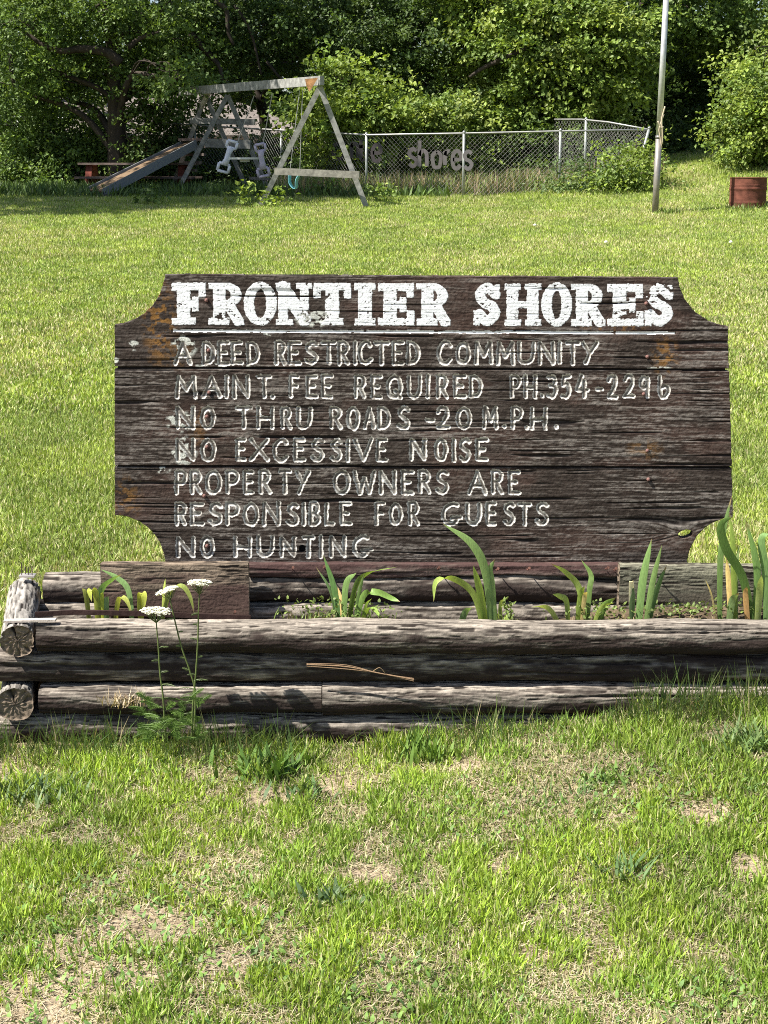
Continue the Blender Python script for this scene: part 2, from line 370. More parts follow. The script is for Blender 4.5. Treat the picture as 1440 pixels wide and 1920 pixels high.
def slab(ch, x0, x1, t, b):
    wd = x1 - x0; sw = min(25, wd * .4); sh = 13
    if ch in 'FE':
        hbox(x0 + 10, x0 + 10 + sw, t, b); hbox(x0, x1 - 2, t, t + sh + 2); hbox(x1 - 15, x1 - 1, t, t + 27)
        hbox(x0 + 20, x0 + wd * .70, t + 33, t + 47); hbox(x0 + wd * .6, x0 + wd * .78, t + 26, t + 54)
        if ch == 'F': hbox(x0, x0 + 45, b - sh, b)
        else: hbox(x0, x1, b - sh - 1, b); hbox(x1 - 14, x1, b - 28, b)
    elif ch == 'R':
        hbox(x0 + 9, x0 + 9 + 23, t, b); hbox(x0, x0 + 30, t, t + sh - 2); hbox(x0, x0 + 39, b - sh, b)
        hring(x0 + 4, x1 - 4, t, t + 46, 20, 13, 1); hbox(x0 + 25, x0 + wd * .52, t, t + 13); hbox(x0 + 25, x0 + wd * .52, t + 33, t + 46)
        hstroke([(x0 + wd * .58, t + 42), (x1 - 10, b - 8)], 10); hbox(x1 - 16, x1 + 1, b - 11, b)
    elif ch == 'O': hring(x0, x1, t - 2, b + 1, 20, 14)
    elif ch == 'N':
        hbox(x0 + 5, x0 + 23, t, b); hbox(x0, x0 + 27, t, t + 11); hbox(x0, x0 + 33, b - 11, b)
        hbox(x1 - 22, x1 - 6, t, b); hbox(x1 - 30, x1, t, t + 11)
        hstroke([(x0 + 13, t + 9), (x1 - 14, b - 11)], 12.5)
    elif ch == 'T':
        c = (x0 + x1) / 2; hbox(c - 13, c + 13, t, b); hbox(x0, x1, t, t + 14); hbox(x0, x0 + 13, t, t + 29); hbox(x1 - 13, x1, t, t + 29); hbox(c - 21, c + 21, b - 13, b)
    elif ch == 'I':
        c = (x0 + x1) / 2; hbox(c - 13, c + 13, t, b); hbox(x0, x1, t, t + 13); hbox(x0, x1, b - 13, b)
    elif ch == 'H':
        for a, bb in ((x0, x0 + 31), (x1 - 31, x1)):
            hbox(a + 4, bb - 5, t, b); hbox(a, bb, t, t + 12); hbox(a, bb, b - 12, b)
        hbox(x0 + 10, x1 - 10, t + 33, t + 46)
    elif ch == 'S':
        hstroke(catmull([(x1 - 12, t + 20), (x1 - 20, t + 12), (x0 + wd * .48, t + 8), (x0 + 13, t + 20), (x0 + wd * .38, t + 35), (x0 + wd * .68, t + 44), (x1 - 13, b - 22), (x0 + wd * .52, b - 9), (x0 + 20, b - 13), (x0 + 12, b - 22)], 6), 9.5)
        hbox(x1 - 14, x1 - 4, t + 2, t + 29); hbox(x0 + 1, x0 + 13, b - 29, b - 1)
for ch, a, b in (('F', 322, 387), ('R', 391, 457), ('O', 457, 519), ('N', 517, 585), ('T', 588, 658), ('I', 665, 704), ('E', 709, 777), ('R', 781, 844),
                 ('S', 887, 941), ('H', 946, 1015), ('O', 1015, 1073), ('R', 1071, 1134), ('E', 1139, 1207), ('S', 1208, 1265)):
    dt = (a - 322) / 943 * 3
    slab(ch, a, b, 530 + dt, 609 + dt)

# grain relief and colour of the boards
seam1 = 689 + (PX - 215) / 1150 * 4; seam2 = 873 + (PX - 215) / 1150 * 2.5
board_id = (PY > seam1).astype(int) + (PY > seam2)
kx, ky = (PX - 1285), (PY - 1001)
knot = np.exp(-(kx / 55) ** 2 - (ky / 26) ** 2)
zz = PY + 1.8 * (fbm(PX / 160, PY / 60, 40) - .5) * 2 + 5 * (fbm(PX / 420, PY / 200 + board_id * 7, 41) - .5) * 2 + np.sign(ky) * knot * 16
xw = PX + board_id * 531
g1 = vn(xw / 75, zz / 2.2, 50); g2 = vn(xw / 28, zz / 1.6, 51); g3 = vn(xw / 80, zz / 5.5, 52); g4 = vn(xw / 7, zz / 2.0, 57)
grain = .34 * g1 + .30 * g2 + .10 * g3 + .26 * g4
crack = sst(.76, .90, vn(xw / 190, zz / 3.4, 53)) * sst(.35, .6, vn(xw / 70, zz / 30, 54))
crack = np.maximum(crack, sst(.88, .95, vn(xw / 260, zz / 9, 55)) * .8)
tones = fbm(PX / 150, PY / 45 + board_id * 3, 60, 4); reds = fbm(PX / 120 + 4, PY / 60, 61, 3)
greyw = sst(.42, .66, tones + .16 * sst(900, 1300, PX) * (board_id == 1) + .05 * (board_id == 2))
c = lerp3((.036, .027, .022), (.064, .040, .032), sst(.48, .70, reds) * .8)
gr = sst(.42, .72, grain)
c = lerp3(c, (.205, .185, .165), gr * (.20 + .58 * greyw))
c = c * (.62 + .52 * sst(.25, .6, grain))[..., None] * (.85 + .3 * vn(xw / 5, PY / 4, 58))[..., None]
c = lerp3(c, (.012, .010, .010), np.clip(crack, 0, 1) * .9)
# lichen: rust-orange at the left notch and right of the second line, pale green-white flecks
def spot(x, y, rx, ry, s): return np.clip(1.25 - np.hypot((PX - x) / rx, (PY - y) / ry), 0, 1) * sst(.45, .62, fbm(PX / 9, PY / 7, s, 3))
lich = np.clip(spot(300, 610, 30, 75, 70) + .8 * spot(1248, 668, 26, 36, 71) + .7 * spot(1150, 613, 60, 9, 72) + .5 * spot(1208, 842, 32, 20, 73) + .6 * spot(235, 935, 30, 40, 78) + .5 * spot(330, 660, 30, 30, 79) + .4 * spot(372, 800, 18, 40, 80), 0, 1)
c = lerp3(c, (.25, .125, .030), lich * .85)
pale = np.clip(spot(250, 648, 12, 10, 74) + spot(218, 678, 10, 8, 75) + spot(590, 598, 40, 16, 76) + spot(505, 624, 14, 6, 77) + spot(345, 650, 26, 22, 81) + spot(336, 790, 26, 22, 82) + spot(345, 845, 26, 28, 83) + spot(305, 880, 16, 8, 84) + spot(420, 686, 60, 5, 85) + spot(1235, 690, 26, 3, 86), 0, 1)
c = lerp3(c, (.52, .54, .49), sst(.15, .5, pale) * .9)
h = .0011 * (grain - .5) - .0040 * crack - .004 * knot * 0
# routed grooves
r = 4.4 + 1.0 * (vn(PX / 7, PY / 7, 90) - .5) * 2
edge_n = .9 * (vn(PX / 3.0, PY / 3.0, 91) - .5) * 2
inside = DIST < r + edge_n
dn = np.clip(DIST / r, 0, 1)
h = h - np.where(DIST < r, .0036 * (1 - dn ** 2), 0)
paint = np.clip(sst(.30, .72, dn + .25 * (vn(PX / 5, PY / 5, 92) - .5)) * 1.0 + .30 * sst(.3, .8, fbm(PX / 14, PY / 14, 93, 2)), 0, 1)
flake = sst(.60, .70, fbm(PX / 6, PY / 4.5, 94, 3))
paint = paint * (1 - .8 * flake)
rule_in = (RULE < 2.6 + .8 * (vn(PX / 8, PY / 4, 95) - .5) * 2) & (PX > 324) & (PX < 1266) & (vn(PX / 12, PY / 3, 96) > .12)
h = h - np.where(RULE < 3, .0028 * (1 - (RULE / 3) ** 2), 0)
head_edge = 1.0 * (fbm(PX / 4.5, PY / 4.5, 97, 2) - .5) * 2
chipw = .38 * spot(340, 575, 30, 34, 98) + .8 * spot(590, 600, 48, 26, 99) + .7 * spot(1235, 550, 40, 30, 100) + .7 * spot(605, 552, 20, 14, 101) + .6 * spot(415, 595, 30, 14, 102) + .5 * spot(1175, 590, 50, 22, 103)
chip = np.maximum(sst(.25, .5, chipw), sst(.72, .75, fbm(PX / 5, PY / 2.6, 104, 3)))
chip = np.maximum(chip, sst(.7, .95, crack))
head_in = (HEAD < head_edge) & (chip < .6)
white = lerp3((.84, .87, .89), (.70, .73, .74), fbm(PX / 6, PY / 2.2, 105, 2))
gpaint = lerp3((.12, .105, .09), (.60, .59, .55), paint)
c = np.where(head_in[..., None], white * (.86 + .14 * sst(.2, .5, grain))[..., None], c)
c = np.where((inside | rule_in)[..., None], np.where(rule_in[..., None], white * .9, gpaint * (.55 + .45 * sst(.2, .5, grain))[..., None]), c)
h = h + np.where(head_in, .0006, 0)
# outline
out = (PX > 214.5) & (PX < 1364 + (PY - 608) / 360 * 10) & (PY > 514 + (PX - 313) / 954 * 6 + .8 * (vn(PX / 12, 0 * PX, 110) - .5)) & (PY < 1055.5)
jag = 1.2 * (fbm(PX / 10, PY / 10, 111, 2) - .5) * 2
out &= np.hypot(PX - 206, PY - 506) > 103 + jag
out &= np.hypot(PX - 1375, PY - 506) > 106 + jag
out &= np.hypot(PX - 213, PY - 1062) > 97 + jag * .5
out &= np.hypot(PX - 1379, PY - 1060) > 91 + jag * .5
out &= np.hypot((PX - 1285) / 14, (PY - 1001 + .15 * kx) / 8) > 1
h = h - .012 * (np.hypot((PX - 567) / 6, (PY - 1029) / 6.5) < 1)
c = np.where((np.hypot((PX - 567) / 6.5, (PY - 1029) / 7) < 1)[..., None], (.008, .007, .007), c)
part_id = np.zeros(PX.shape, int)                 # 0 wood, 1 headline, 2.. routed lines
part_id[head_in & (PX < 865)] = 1; part_id[head_in & (PX >= 865)] = 2
part_id[rule_in] = 3
WORDS = []
for k, (top, bot, s) in enumerate(LINES):
    tok = s.split(); ed = [(float(tok[i + 1]), float(tok[i + 2])) for i in range(0, len(tok), 3)]
    grp = [[ed[0][0], ed[0][1]]]
    for a, b in ed[1:]:
        if a - grp[-1][1] > 13.5: grp.append([a, b])
        else: grp[-1][1] = b
    for a, b in grp:
        WORDS.append((a, b)); part_id[inside & (PY > top - 8) & (PY < bot + 8.5) & (PX > a - 8) & (PX < b + 8)] = 3 + len(WORDS)
gap1 = np.abs(PY - seam1) < 2.3; gap2 = np.abs(PY - seam2) < 2.0
P0 = W(PX, PY, SY)
offs = np.array([0, .002, -.001])[board_id]
P0[..., 1] = SY - h - offs
cell = lambda A: A[:-1, :-1]
vid = np.arange(PX.size).reshape(PX.shape)
quads = np.stack([vid[:-1, :-1], vid[1:, :-1], vid[1:, 1:], vid[:-1, 1:]], -1)
ok = cell(out) & ~cell(gap1) & ~cell(gap2)
sgn = thing('community_sign', (W(790, 1055, SY)[0], SY + .06, 0), 'dark weathered wooden sign with white lettering standing in the log planter', 'sign')
allP = P0.reshape(-1, 3); allC = c.reshape(-1, 3)
def sub(name, mask, mat, parent, walls=None, label=None):
    Q = quads[mask]; vs = [allP]; fs = [Q]; cs = [allC]
    if walls is not None:                          # edge thickness of the board, back to 38 mm
        back = allP.copy(); back[:, 1] = SY + .038; vs.append(back); cs.append(allC * .8); n = len(allP)
        m = walls; pad = np.pad(m, 1); core = pad[1:-1, 1:-1]
        for dj, di, (e0, e1) in ((-1, 0, (3, 0)), (1, 0, (1, 2)), (0, -1, (0, 1)), (0, 1, (2, 3))):
            nb = pad[1 + dj:pad.shape[0] - 1 + dj, 1 + di:pad.shape[1] - 1 + di]
            E = quads[core & ~nb]; fs.append(np.stack([E[:, e1], E[:, e0], E[:, e0] + n, E[:, e1] + n], -1))
        st = quads[m][:, ::-1] + n; fs.append(st)
    vs = np.concatenate(vs); cs = np.concatenate(cs); F = np.concatenate(fs)
    u, inv = np.unique(F, return_inverse=True)
    o = npmesh(name, vs[u], np.full(len(F), 4), inv.reshape(-1, 4), mat, parent, cs[u], True)
    if label: o['label'] = label
    return o
bcell = cell(board_id); pcell = cell(part_id)
boards = []
for k, nm in enumerate(('top plank with concave upper corners', 'middle plank, grey to the right', 'bottom plank with round cut corners and a knot hole')):
    boards.append(sub('plank', ok & (bcell == k) & (pcell == 0), M_wood, sgn, ok & (bcell == k), nm))
for k in (1, 2): sub('headline_word', ok & (pcell == k), M_paint, sgn, label='bold white slab-serif painted headline')
for k in range(len(WORDS)): sub('routed_word', ok & (pcell == 4 + k), M_paint, sgn)
sub('ruled_line', ok & (pcell == 3), M_paint, sgn)
for sy0, sy1, e0, e1 in ((689, 693, 222, 1358), (873, 875.5, 222, 1366)):      # added dark strip closing each joint from behind, its colour stands for shade
    mb = MB(); pa, pb = W(e0, sy0, SY + .018), W(e1, sy1, SY + .018); mb.beam(pa, pb, .020, .016, up=(0, 0, 1), col=(.02, .016, .014)); mb.build('joint_shade_strip', M_wood, sgn)
bolt_me = None
for px, py in ((387, 563), (391, 657), (392, 736), (388, 781), (388, 838), (383, 930), (388, 1024), (1212, 569), (1214, 669), (1207, 739), (1214, 845), (1216, 899)):
    p = V(px, py, SY - .003)
    if bolt_me is None:
        mb = MB(); mb.lathe((0, 0, 0), [(.0001, .0045), (.0034, .0038), (.0052, .0018), (.0056, 0), (.0056, -.004)], 10, (.20, .11, .095))
        o = mb.build('bolt', M_rust, None, True); bolt_me = o
    else:
        o = bolt_me.copy(); COL.objects.link(o)
    o.parent = sgn; o.location = p - ORIG[sgn.name]; o.rotation_euler = (math.pi / 2, 0, 0)
for px in (390, 1212):
    mb = MB(); x = float(W(px, 800, SY)[0])
    mb.box((x, SY + .084, .60), (.088, .088, 1.2), (.10, .07, .055)); mb.build('post', M_wood, sgn)

# ------------------------------------------------------------------ log planter
def log_mesh(name, p0, p1, hw, hh, parent, seed, e=2.7, bleach_shade=.5, brown=(.031, .022, .019), pale=(.36, .315, .265), step=.0035, m=120, label=None, capcol=(.20, .16, .12), rough=1.0, bend=.004):
    p0 = np.array(p0, float); p1 = np.array(p1, float); L = np.linalg.norm(p1 - p0); d = (p1 - p0) / L
    sd = np.cross(d, (0, 0, 1)); sd /= np.linalg.norm(sd); up = np.cross(sd, d)
    t = np.linspace(0, 2 * math.pi, 2000); cx = np.sign(np.cos(t)) * np.abs(np.cos(t)) ** (2 / e) * hw; cz = np.sign(np.sin(t)) * np.abs(np.sin(t)) ** (2 / e) * hh
    s = np.concatenate([[0], np.cumsum(np.hypot(np.diff(cx), np.diff(cz)))]); per = s[-1]
    q = np.linspace(0, per, m + 1)[:-1]; cx = np.interp(q, s, cx); cz = np.interp(q, s, cz)
    n = max(3, int(L / step)); U = np.linspace(0, L, n)
    Ug, Vg = np.meshgrid(U, q, indexing='ij')
    A = np.arctan2(cz / hh, cx / hw)[None, :] + 0 * Ug
    wav = Vg + .006 * (fbm(Ug * 3, np.cos(A) + 3, seed, 2) - .5) * 2 + .003 * (fbm(Ug * 14, np.sin(A) * 2 + np.cos(A), seed + 1, 2) - .5) * 2
    gr = .38 * vn(Ug * 16, wav * 330, seed + 2) + .34 * vn(Ug * 42, wav * 560, seed + 3) + .28 * vn(Ug * 9, wav * 150, seed + 4)
    ck = sst(.82, .95, vn(Ug * 2.2, wav * 120, seed + 5)) * sst(.3, .55, vn(Ug * 3, wav * 20, seed + 6))
    ck = np.maximum(ck, sst(.86, .97, vn(Ug * 1.1, wav * 55, seed + 12)))
    big = fbm(Ug * 2.5, np.cos(A) * .9 + 2, seed + 7, 3) + .0
    ck2 = sst(.58, .72, vn(Ug * 13, wav * 230, seed + 14)) * sst(.25, .45, vn(Ug * 30, wav * 90, seed + 15))
    ck2 = np.maximum(ck2, sst(.60, .72, vn(Ug * 45, wav * 330, seed + 18)) * .7 * sst(.4, .6, vn(Ug * 8, wav * 60, seed + 19)))
    disp = rough * ((.0040 * (gr - .5) - .003 * ck2) * (.4 + .6 * sst(-.2, .5, np.sin(A))) - .0085 * ck) + .016 * (big - .5) + .006 * (fbm(Ug * 9, np.cos(A) + np.sin(A) * 1.3 + 5, seed + 8, 2) - .5)
    nrm = np.stack([cx / hw ** 2, cz / hh ** 2], -1); nrm /= np.linalg.norm(nrm, axis=1)[:, None]
    bx = bend * (fbm(U * 1.3, 0 * U + seed, seed + 9, 2) - .5) * 2; bz = bend * (fbm(U * 1.1, 0 * U + seed, seed + 10, 2) - .5) * 2
    X = cx[None] + nrm[None, :, 0] * disp + bx[:, None]; Z = cz[None] + nrm[None, :, 1] * disp + bz[:, None]
    Pt = p0 + Ug[..., None] * d + X[..., None] * sd + Z[..., None] * up
    # colour: brown stain and weather-bleached fibres, lower side darkened further to paint in shade
    bl = sst(.36, .70, .55 * fbm(Ug * 5, wav * 30, seed + 11, 4) + .45 * fbm(Ug * 22, wav * 120, seed + 13, 3) + bleach_shade * .55 * (np.sin(A) * .95 + .02) - .05)
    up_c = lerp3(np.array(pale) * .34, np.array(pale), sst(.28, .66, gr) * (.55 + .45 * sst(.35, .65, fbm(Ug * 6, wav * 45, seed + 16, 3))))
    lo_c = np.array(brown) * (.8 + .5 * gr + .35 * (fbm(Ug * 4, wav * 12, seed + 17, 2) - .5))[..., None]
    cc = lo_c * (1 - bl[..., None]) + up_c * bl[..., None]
    cc = lerp3(cc, (.022, .017, .014), ck2 * (.25 + .75 * bl))
    cc = lerp3(cc, (.02, .016, .014), np.clip(ck, 0, 1) * .85)
    ii = np.arange(n * m).reshape(n, m); jj = np.roll(ii, -1, 1)
    F = [np.stack([ii[:-1], ii[1:], jj[1:], jj[:-1]], -1).reshape(-1, 4)]
    vs = [Pt.reshape(-1, 3)]; cs = [cc.reshape(-1, 3)]; base = n * m
    for end, sg in ((0, -1), (n - 1, 1)):          # end grain: shrinking rings with rings and radial checks
        rings = np.linspace(1, .02, 14); prev = None
        cen = p0 + U[end] * d + bx[end] * sd + bz[end] * up
        for k, f in enumerate(rings):
            ph = f * 11 + 1.5 * vn(A[0] * 1.5, 0 * A[0] + f * 2, seed + 20)
            chk = np.maximum(sst(.74, .90, vn(A[0] * 4.2 + 9 + .8 * vn(A[0] * 2, 0 * A[0] + f * 4, seed + 24), 0 * A[0] + f * 1.4, seed + 21)) * min(1, f * 2.2) * .55, sst(.12, .05, np.abs(A[0] - 1.75 - .15 * f)) )
            dep = -.012 * chk - .007 * vn(A[0] * 6, 0 * A[0] + f * 7, seed + 22)
            pr = cen + (Pt[end] - cen) * f + sg * d * (dep[:, None] if k else 0 * dep[:, None]) + sg * d * .0005
            tone = .5 + .5 * np.sin(ph * 6.28)
            ce = lerp3(np.array(capcol) * .55, np.array(capcol) * 1.2, tone * .35 + .65 * vn(A[0] * 8, 0 * A[0] + f * 9, seed + 23))
            ce = lerp3(ce, (.02, .016, .013), chk * .9)
            vs.append(pr); cs.append(ce)
            cur = base + np.arange(m); base += m
            if prev is not None:
                a, b = prev, cur
                fq = np.stack([a, np.roll(a, -1), np.roll(b, -1), b], -1)
                F.append(fq if sg > 0 else fq[:, ::-1])
            prev = cur
    F = np.concatenate(F)
    o = npmesh(name, np.concatenate(vs), np.full(len(F), 4), F, M_wood, parent, np.concatenate(cs), True)
    if label: o['label'] = label
    return o
FY = 4.2
lx = float(W(0, 1160, FY)[0])
plan = thing('log_planter', (0, FY + .2, 0), 'raised bed of stacked weathered brown landscape logs under the sign', 'planter')
rows = [1166, 1226, 1284, 1341, 1399]
def fx(px): return float(W(px, 1200, FY)[0])
def fz(py): return float(W(720, py, FY + .035)[2])
DEP = .052
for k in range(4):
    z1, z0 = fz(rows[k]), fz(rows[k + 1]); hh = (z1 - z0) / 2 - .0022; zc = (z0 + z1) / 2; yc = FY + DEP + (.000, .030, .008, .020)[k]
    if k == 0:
        log_mesh('front_log', (fx(66), yc, zc), (fx(1585), yc, zc + .001), DEP, hh, plan, 100, bleach_shade=.75, label='top front log, bleached along its upper side')
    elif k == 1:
        log_mesh('front_log', (fx(-34), yc, zc), (fx(1640), yc + .004, zc), DEP, hh, plan, 130, bleach_shade=.25)
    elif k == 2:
        log_mesh('front_log', (fx(64), yc, zc), (fx(601), yc, zc), DEP, hh, plan, 190, bleach_shade=.55)
        log_mesh('front_log', (fx(603), yc, zc), (fx(1585), yc, zc), DEP, hh, plan, 220, bleach_shade=.5)
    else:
        log_mesh('front_log', (fx(-30), yc, zc), (fx(1640), yc, zc), DEP, hh, plan, 250, bleach_shade=.55)
# side logs running back (ends show in rows 1 and 3)
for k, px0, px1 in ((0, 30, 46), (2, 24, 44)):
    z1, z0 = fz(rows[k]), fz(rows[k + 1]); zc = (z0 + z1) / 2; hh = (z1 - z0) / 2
    log_mesh('side_log', (fx(px0), FY + .002, zc), (float(W(px1, 1088, 4.62)[0]), 4.62, zc + .024 * (k == 0)), .049, hh + .001, plan, 280 + k, e=2.4, bleach_shade=1.0, pale=(.42, .39, .35), m=72, label='side log with split end grain' if k == 0 else None, capcol=(.20, .155, .115))
    log_mesh('side_log', (fx(1612), FY + .002, zc), (fx(1612), 4.62, zc), .049, hh, plan, 290 + k, e=2.4, bleach_shade=.9, m=48, step=.008)
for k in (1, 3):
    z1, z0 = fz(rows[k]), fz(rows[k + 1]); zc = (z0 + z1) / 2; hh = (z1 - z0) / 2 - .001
    for px0 in (32, 1612): log_mesh('side_log', (fx(px0), FY + .125, zc), (fx(px0 + 12 * (px0 < 99)), 4.50, zc), .049, hh, plan, 300 + k, e=2.4, bleach_shade=.6, m=40, step=.01)
# rear logs
RY = 4.52
rz = lambda py: float(W(720, py, RY)[2])
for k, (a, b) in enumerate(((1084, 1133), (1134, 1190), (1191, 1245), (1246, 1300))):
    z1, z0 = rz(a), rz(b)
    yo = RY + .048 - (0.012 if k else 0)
    log_mesh('rear_log', (float(W(80 if k % 2 == 0 else 20, 1100, RY)[0]), yo, (z0 + z1) / 2), (float(W(1560, 1100, RY)[0]), yo, (z0 + z1) / 2 + .002), .047, (z1 - z0) / 2 + .004, plan, 330 + 20 * k, bleach_shade=.5 if k == 0 else .95, step=.005 if k < 2 else .012, m=72 if k < 2 else 32)
# base rail under the sign, end boards, strips
z1, z0 = float(W(720, 1058, 4.525)[2]), float(W(720, 1081, 4.525)[2])
log_mesh('base_rail', (float(W(466, 1070, 4.525)[0]), 4.555, (z0 + z1) / 2), (float(W(1165, 1070, 4.525)[0]), 4.555, (z0 + z1) / 2), .030, (z1 - z0) / 2, plan, 420, e=12, bleach_shade=-.35, brown=(.066, .038, .035), pale=(.26, .20, .17), m=96, rough=.35, bend=.001, label='brown painted rail under the sign')
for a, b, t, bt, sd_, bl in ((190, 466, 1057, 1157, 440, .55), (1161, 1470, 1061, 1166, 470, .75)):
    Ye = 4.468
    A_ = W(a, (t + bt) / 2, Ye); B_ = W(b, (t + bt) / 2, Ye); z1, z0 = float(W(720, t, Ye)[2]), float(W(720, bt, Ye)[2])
    log_mesh('end_board', (A_[0], Ye + .019, (z0 + z1) / 2), (B_[0], Ye + .019, (z0 + z1) / 2), .019, (z1 - z0) / 2, plan, sd_, e=14, bleach_shade=bl, brown=(.075, .048, .040) if a < 500 else (.085, .075, .058), pale=(.30, .235, .175) if a < 500 else (.27, .26, .195), m=170, step=.003, bend=.001, rough=.5,
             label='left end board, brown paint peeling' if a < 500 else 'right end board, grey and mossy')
mb = MB()          # dark rusted edging strip lying along the inside of the front log
pts = [W(px, py, FY + .10) for px, py in ((66, 1152), (140, 1148), (260, 1150), (380, 1155), (470, 1158))]
for a, b in zip(pts[:-1], pts[1:]): mb.beam(a, b, .006, .014, col=(.030, .017, .015))
mb.build('edging_strip', M_rust, plan)
mb = MB(); mb.beam(W(8, 1164, FY + .03), W(105, 1162, FY + .03), .022, .006, col=(.42, .37, .33)); mb.build('wood_splint', M_wood, plan)
mb = MB(); p = V(52, 1086, 4.58)
mb.box(p + Vector((0, 0, .012)), (.048, .03, .006), (.45, .42, .40))
for dx, dy, hh in ((-.016, -.008, .045), (.004, -.006, .03), (.016, -.008, .034), (-.008, .006, .028), (.012, .006, .03)):
    mb.tube([p + Vector((dx, dy, .01)), p + Vector((dx + .001, dy, .01 + hh))], .0016, 6, (.12, .09, .08))
mb.build('nail_plate', M_metal, plan)
mb = MB()          # bent rusty nails sticking out of the rail and boards
for px, py, Yn in ((548, 1066, 4.52), (607, 1064, 4.52), (820, 1066, 4.52), (930, 1068, 4.52), (988, 1067, 4.52), (1135, 1066, 4.52), (1150, 1068, 4.52), (440, 1148, 4.465), (1226, 1070, 4.465)):
    mb = MB(); p = V(px, py, Yn); mb.tube([p, p + Vector((.002, -.018, .002)), p + Vector((.004, -.026, .010))], .0018, 6, (.10, .045, .035)); mb.tube([p + Vector((.004, -.026, .010)), p + Vector((.0045, -.029, .011))], .0042, 8, (.16, .08, .06))
    mb.build('rusty_nail', M_rust, plan)
# soil filling
sx = np.linspace(fx(60), fx(1560), 120); sy = np.linspace(FY + .07, 4.50, 14); SX, SYg = np.meshgrid(sx, sy)
top = fz(1160)
SZ = top - .088 + .02 * (fbm(SX * 8, SYg * 8, 7, 3) - .5) + .055 * sst(.45, .8, SX) * sst(4.28, 4.4, SYg)
ii = np.arange(SX.size).reshape(SX.shape); F = np.stack([ii[:-1, :-1], ii[:-1, 1:], ii[1:, 1:], ii[1:, :-1]], -1).reshape(-1, 4)
npmesh('soil', np.stack([SX, SYg, SZ], -1), np.full(len(F), 4), F, M_ground, plan, np.tile((.10, .075, .05), (SX.size, 1)), True)

# ------------------------------------------------------------------ blades (used for grass, tufts, weeds)
def blades(P, hgt, wid, az, lean, col, seg=2, face=None, rng=None):
    N = len(P); D = np.stack([np.cos(az), np.sin(az), 0 * az], -1)
    fa = az + np.pi / 2 if face is None else face
    S = np.stack([np.cos(fa), np.sin(fa), 0 * az], -1) * (wid / 2)[:, None]
    Z = np.array([0, 0, 1.0]); h = hgt[:, None]; l = lean[:, None]
    vert = np.sqrt(np.clip(1 - .72 * np.clip(l, 0, 1.15) ** 2, .03, 1))
    tip = P + Z * h * vert + D * h * l
    if seg == 1:
        V_ = np.stack([P - S, P + S, tip], 1); fs = np.full(N, 3); lp = np.arange(N * 3); C = np.repeat(col[:, None], 3, 1)
        return V_.reshape(-1, 3), fs, lp, C.reshape(-1, 3)
    mid = P + Z * h * (.50 + .12 * (1 - vert)) * np.maximum(vert, .5) + D * h * l * .38
    V_ = np.stack([P - S * .8, P + S * .8, mid - S, mid + S, tip], 1)
    b = np.arange(N)[:, None] * 5; lp = (b + np.array([0, 1, 3, 2, 2, 3, 4])).ravel(); fs = np.tile([4, 3], N)
    C = np.repeat(col[:, None], 5, 1).copy(); C[:, :2] = C[:, :2] * .8 + np.array([.05, .045, .02]) * .6
    return V_.reshape(-1, 3), fs, lp, C.reshape(-1, 3)
def joinb(parts):
    vs = []; fs = []; lp = []; cs = []; b = 0
    for v, f, l, c in parts: vs.append(v); fs.append(f); lp.append(l + b); cs.append(c); b += len(v)
    return np.concatenate(vs), np.concatenate(fs), np.concatenate(lp), np.concatenate(cs)

# ------------------------------------------------------------------ irises and other plants of the bed
def leafcol(base, tipc=None, v=0):
    base = np.array(base); tipc = base if tipc is None else np.array(tipc)
    return lambda t: base * (1 - t) + tipc * t
def tipped(base, t0):
    base = np.array(base) * (2.0, 1.8, 1.45); br = np.array((.30, .22, .11))
    return lambda t: base * (.8 + .35 * t) * (1 - sst(t0, t0 + .06, t)) + br * sst(t0, t0 + .06, t)
GREEN, BLUEG, LIME, STRAW = (.10, .17, .045), (.10, .17, .085), (.20, .26, .05), (.42, .34, .18)
def iris(base_px, leaves, label, Y=4.36):
    b = V(base_px[0], base_px[1], Y); b.z = top - .09
    t = thing('iris_plant', b, label, 'plant', 'iris plants in the log planter')
    rg = np.random.RandomState(int(base_px[0]))
    for pts, wpx, colr, dY in leaves:
        P = []
        n = len(pts)
        for k, (px, py) in enumerate(pts): P.append(W(px, py, Y + dY * k / (n - 1)))
        P[0] = P[0] + np.array([0, 0, -.07]); Q = catmull(P, 6); m = len(Q)
        wd = []
        for k in range(m):
            u = k / (m - 1); wd.append(.9 * wpx / 660.0 * max(.03, min(1, (.75 + .6 * u) if u < .4 else 1.0) * (1 - max(0, (u - .45) / .55) ** 2.2)))
        mb = MB(); yaw = rg.uniform(-.5, .5)
        mb.ribbon(Q, wd, (math.cos(yaw), math.sin(yaw), .12), tipped(colr, rg.uniform(.86, 1.0)), .22)
        mb.build('leaf', M_iris, t, True)
    return t
iris((200, 1150), [([(168, 1150), (162, 1120), (154, 1102)], 11, (.14, .17, .05), 0), ([(183, 1150), (180, 1115), (168, 1107), (172, 1128)], 14, (.22, .27, .06), -.03),
    ([(180, 1150), (188, 1112), (208, 1088), (228, 1077)], 14, (.10, .19, .075), -.02), ([(248, 1150), (242, 1112), (222, 1085), (190, 1068)], 13, (.11, .20, .09), .03),
    ([(191, 1150), (190, 1125), (193, 1110)], 11, (.25, .32, .05), -.01), ([(200, 1150), (199, 1130), (203, 1118)], 12, (.11, .19, .10), 0),
    ([(212, 1150), (222, 1125), (236, 1124), (247, 1150)], 12, (.20, .24, .07), -.03), ([(264, 1150), (263, 1118), (270, 1117), (269, 1148)], 15, (.24, .29, .06), -.03),
    ([(296, 1152), (318, 1110), (340, 1098), (356, 1118), (364, 1150)], 11, (.15, .20, .06), -.02), ([(302, 1150), (307, 1115), (310, 1085)], 7, (.18, .24, .06), .02)],
    'clump of bent iris leaves in front of the left end board')
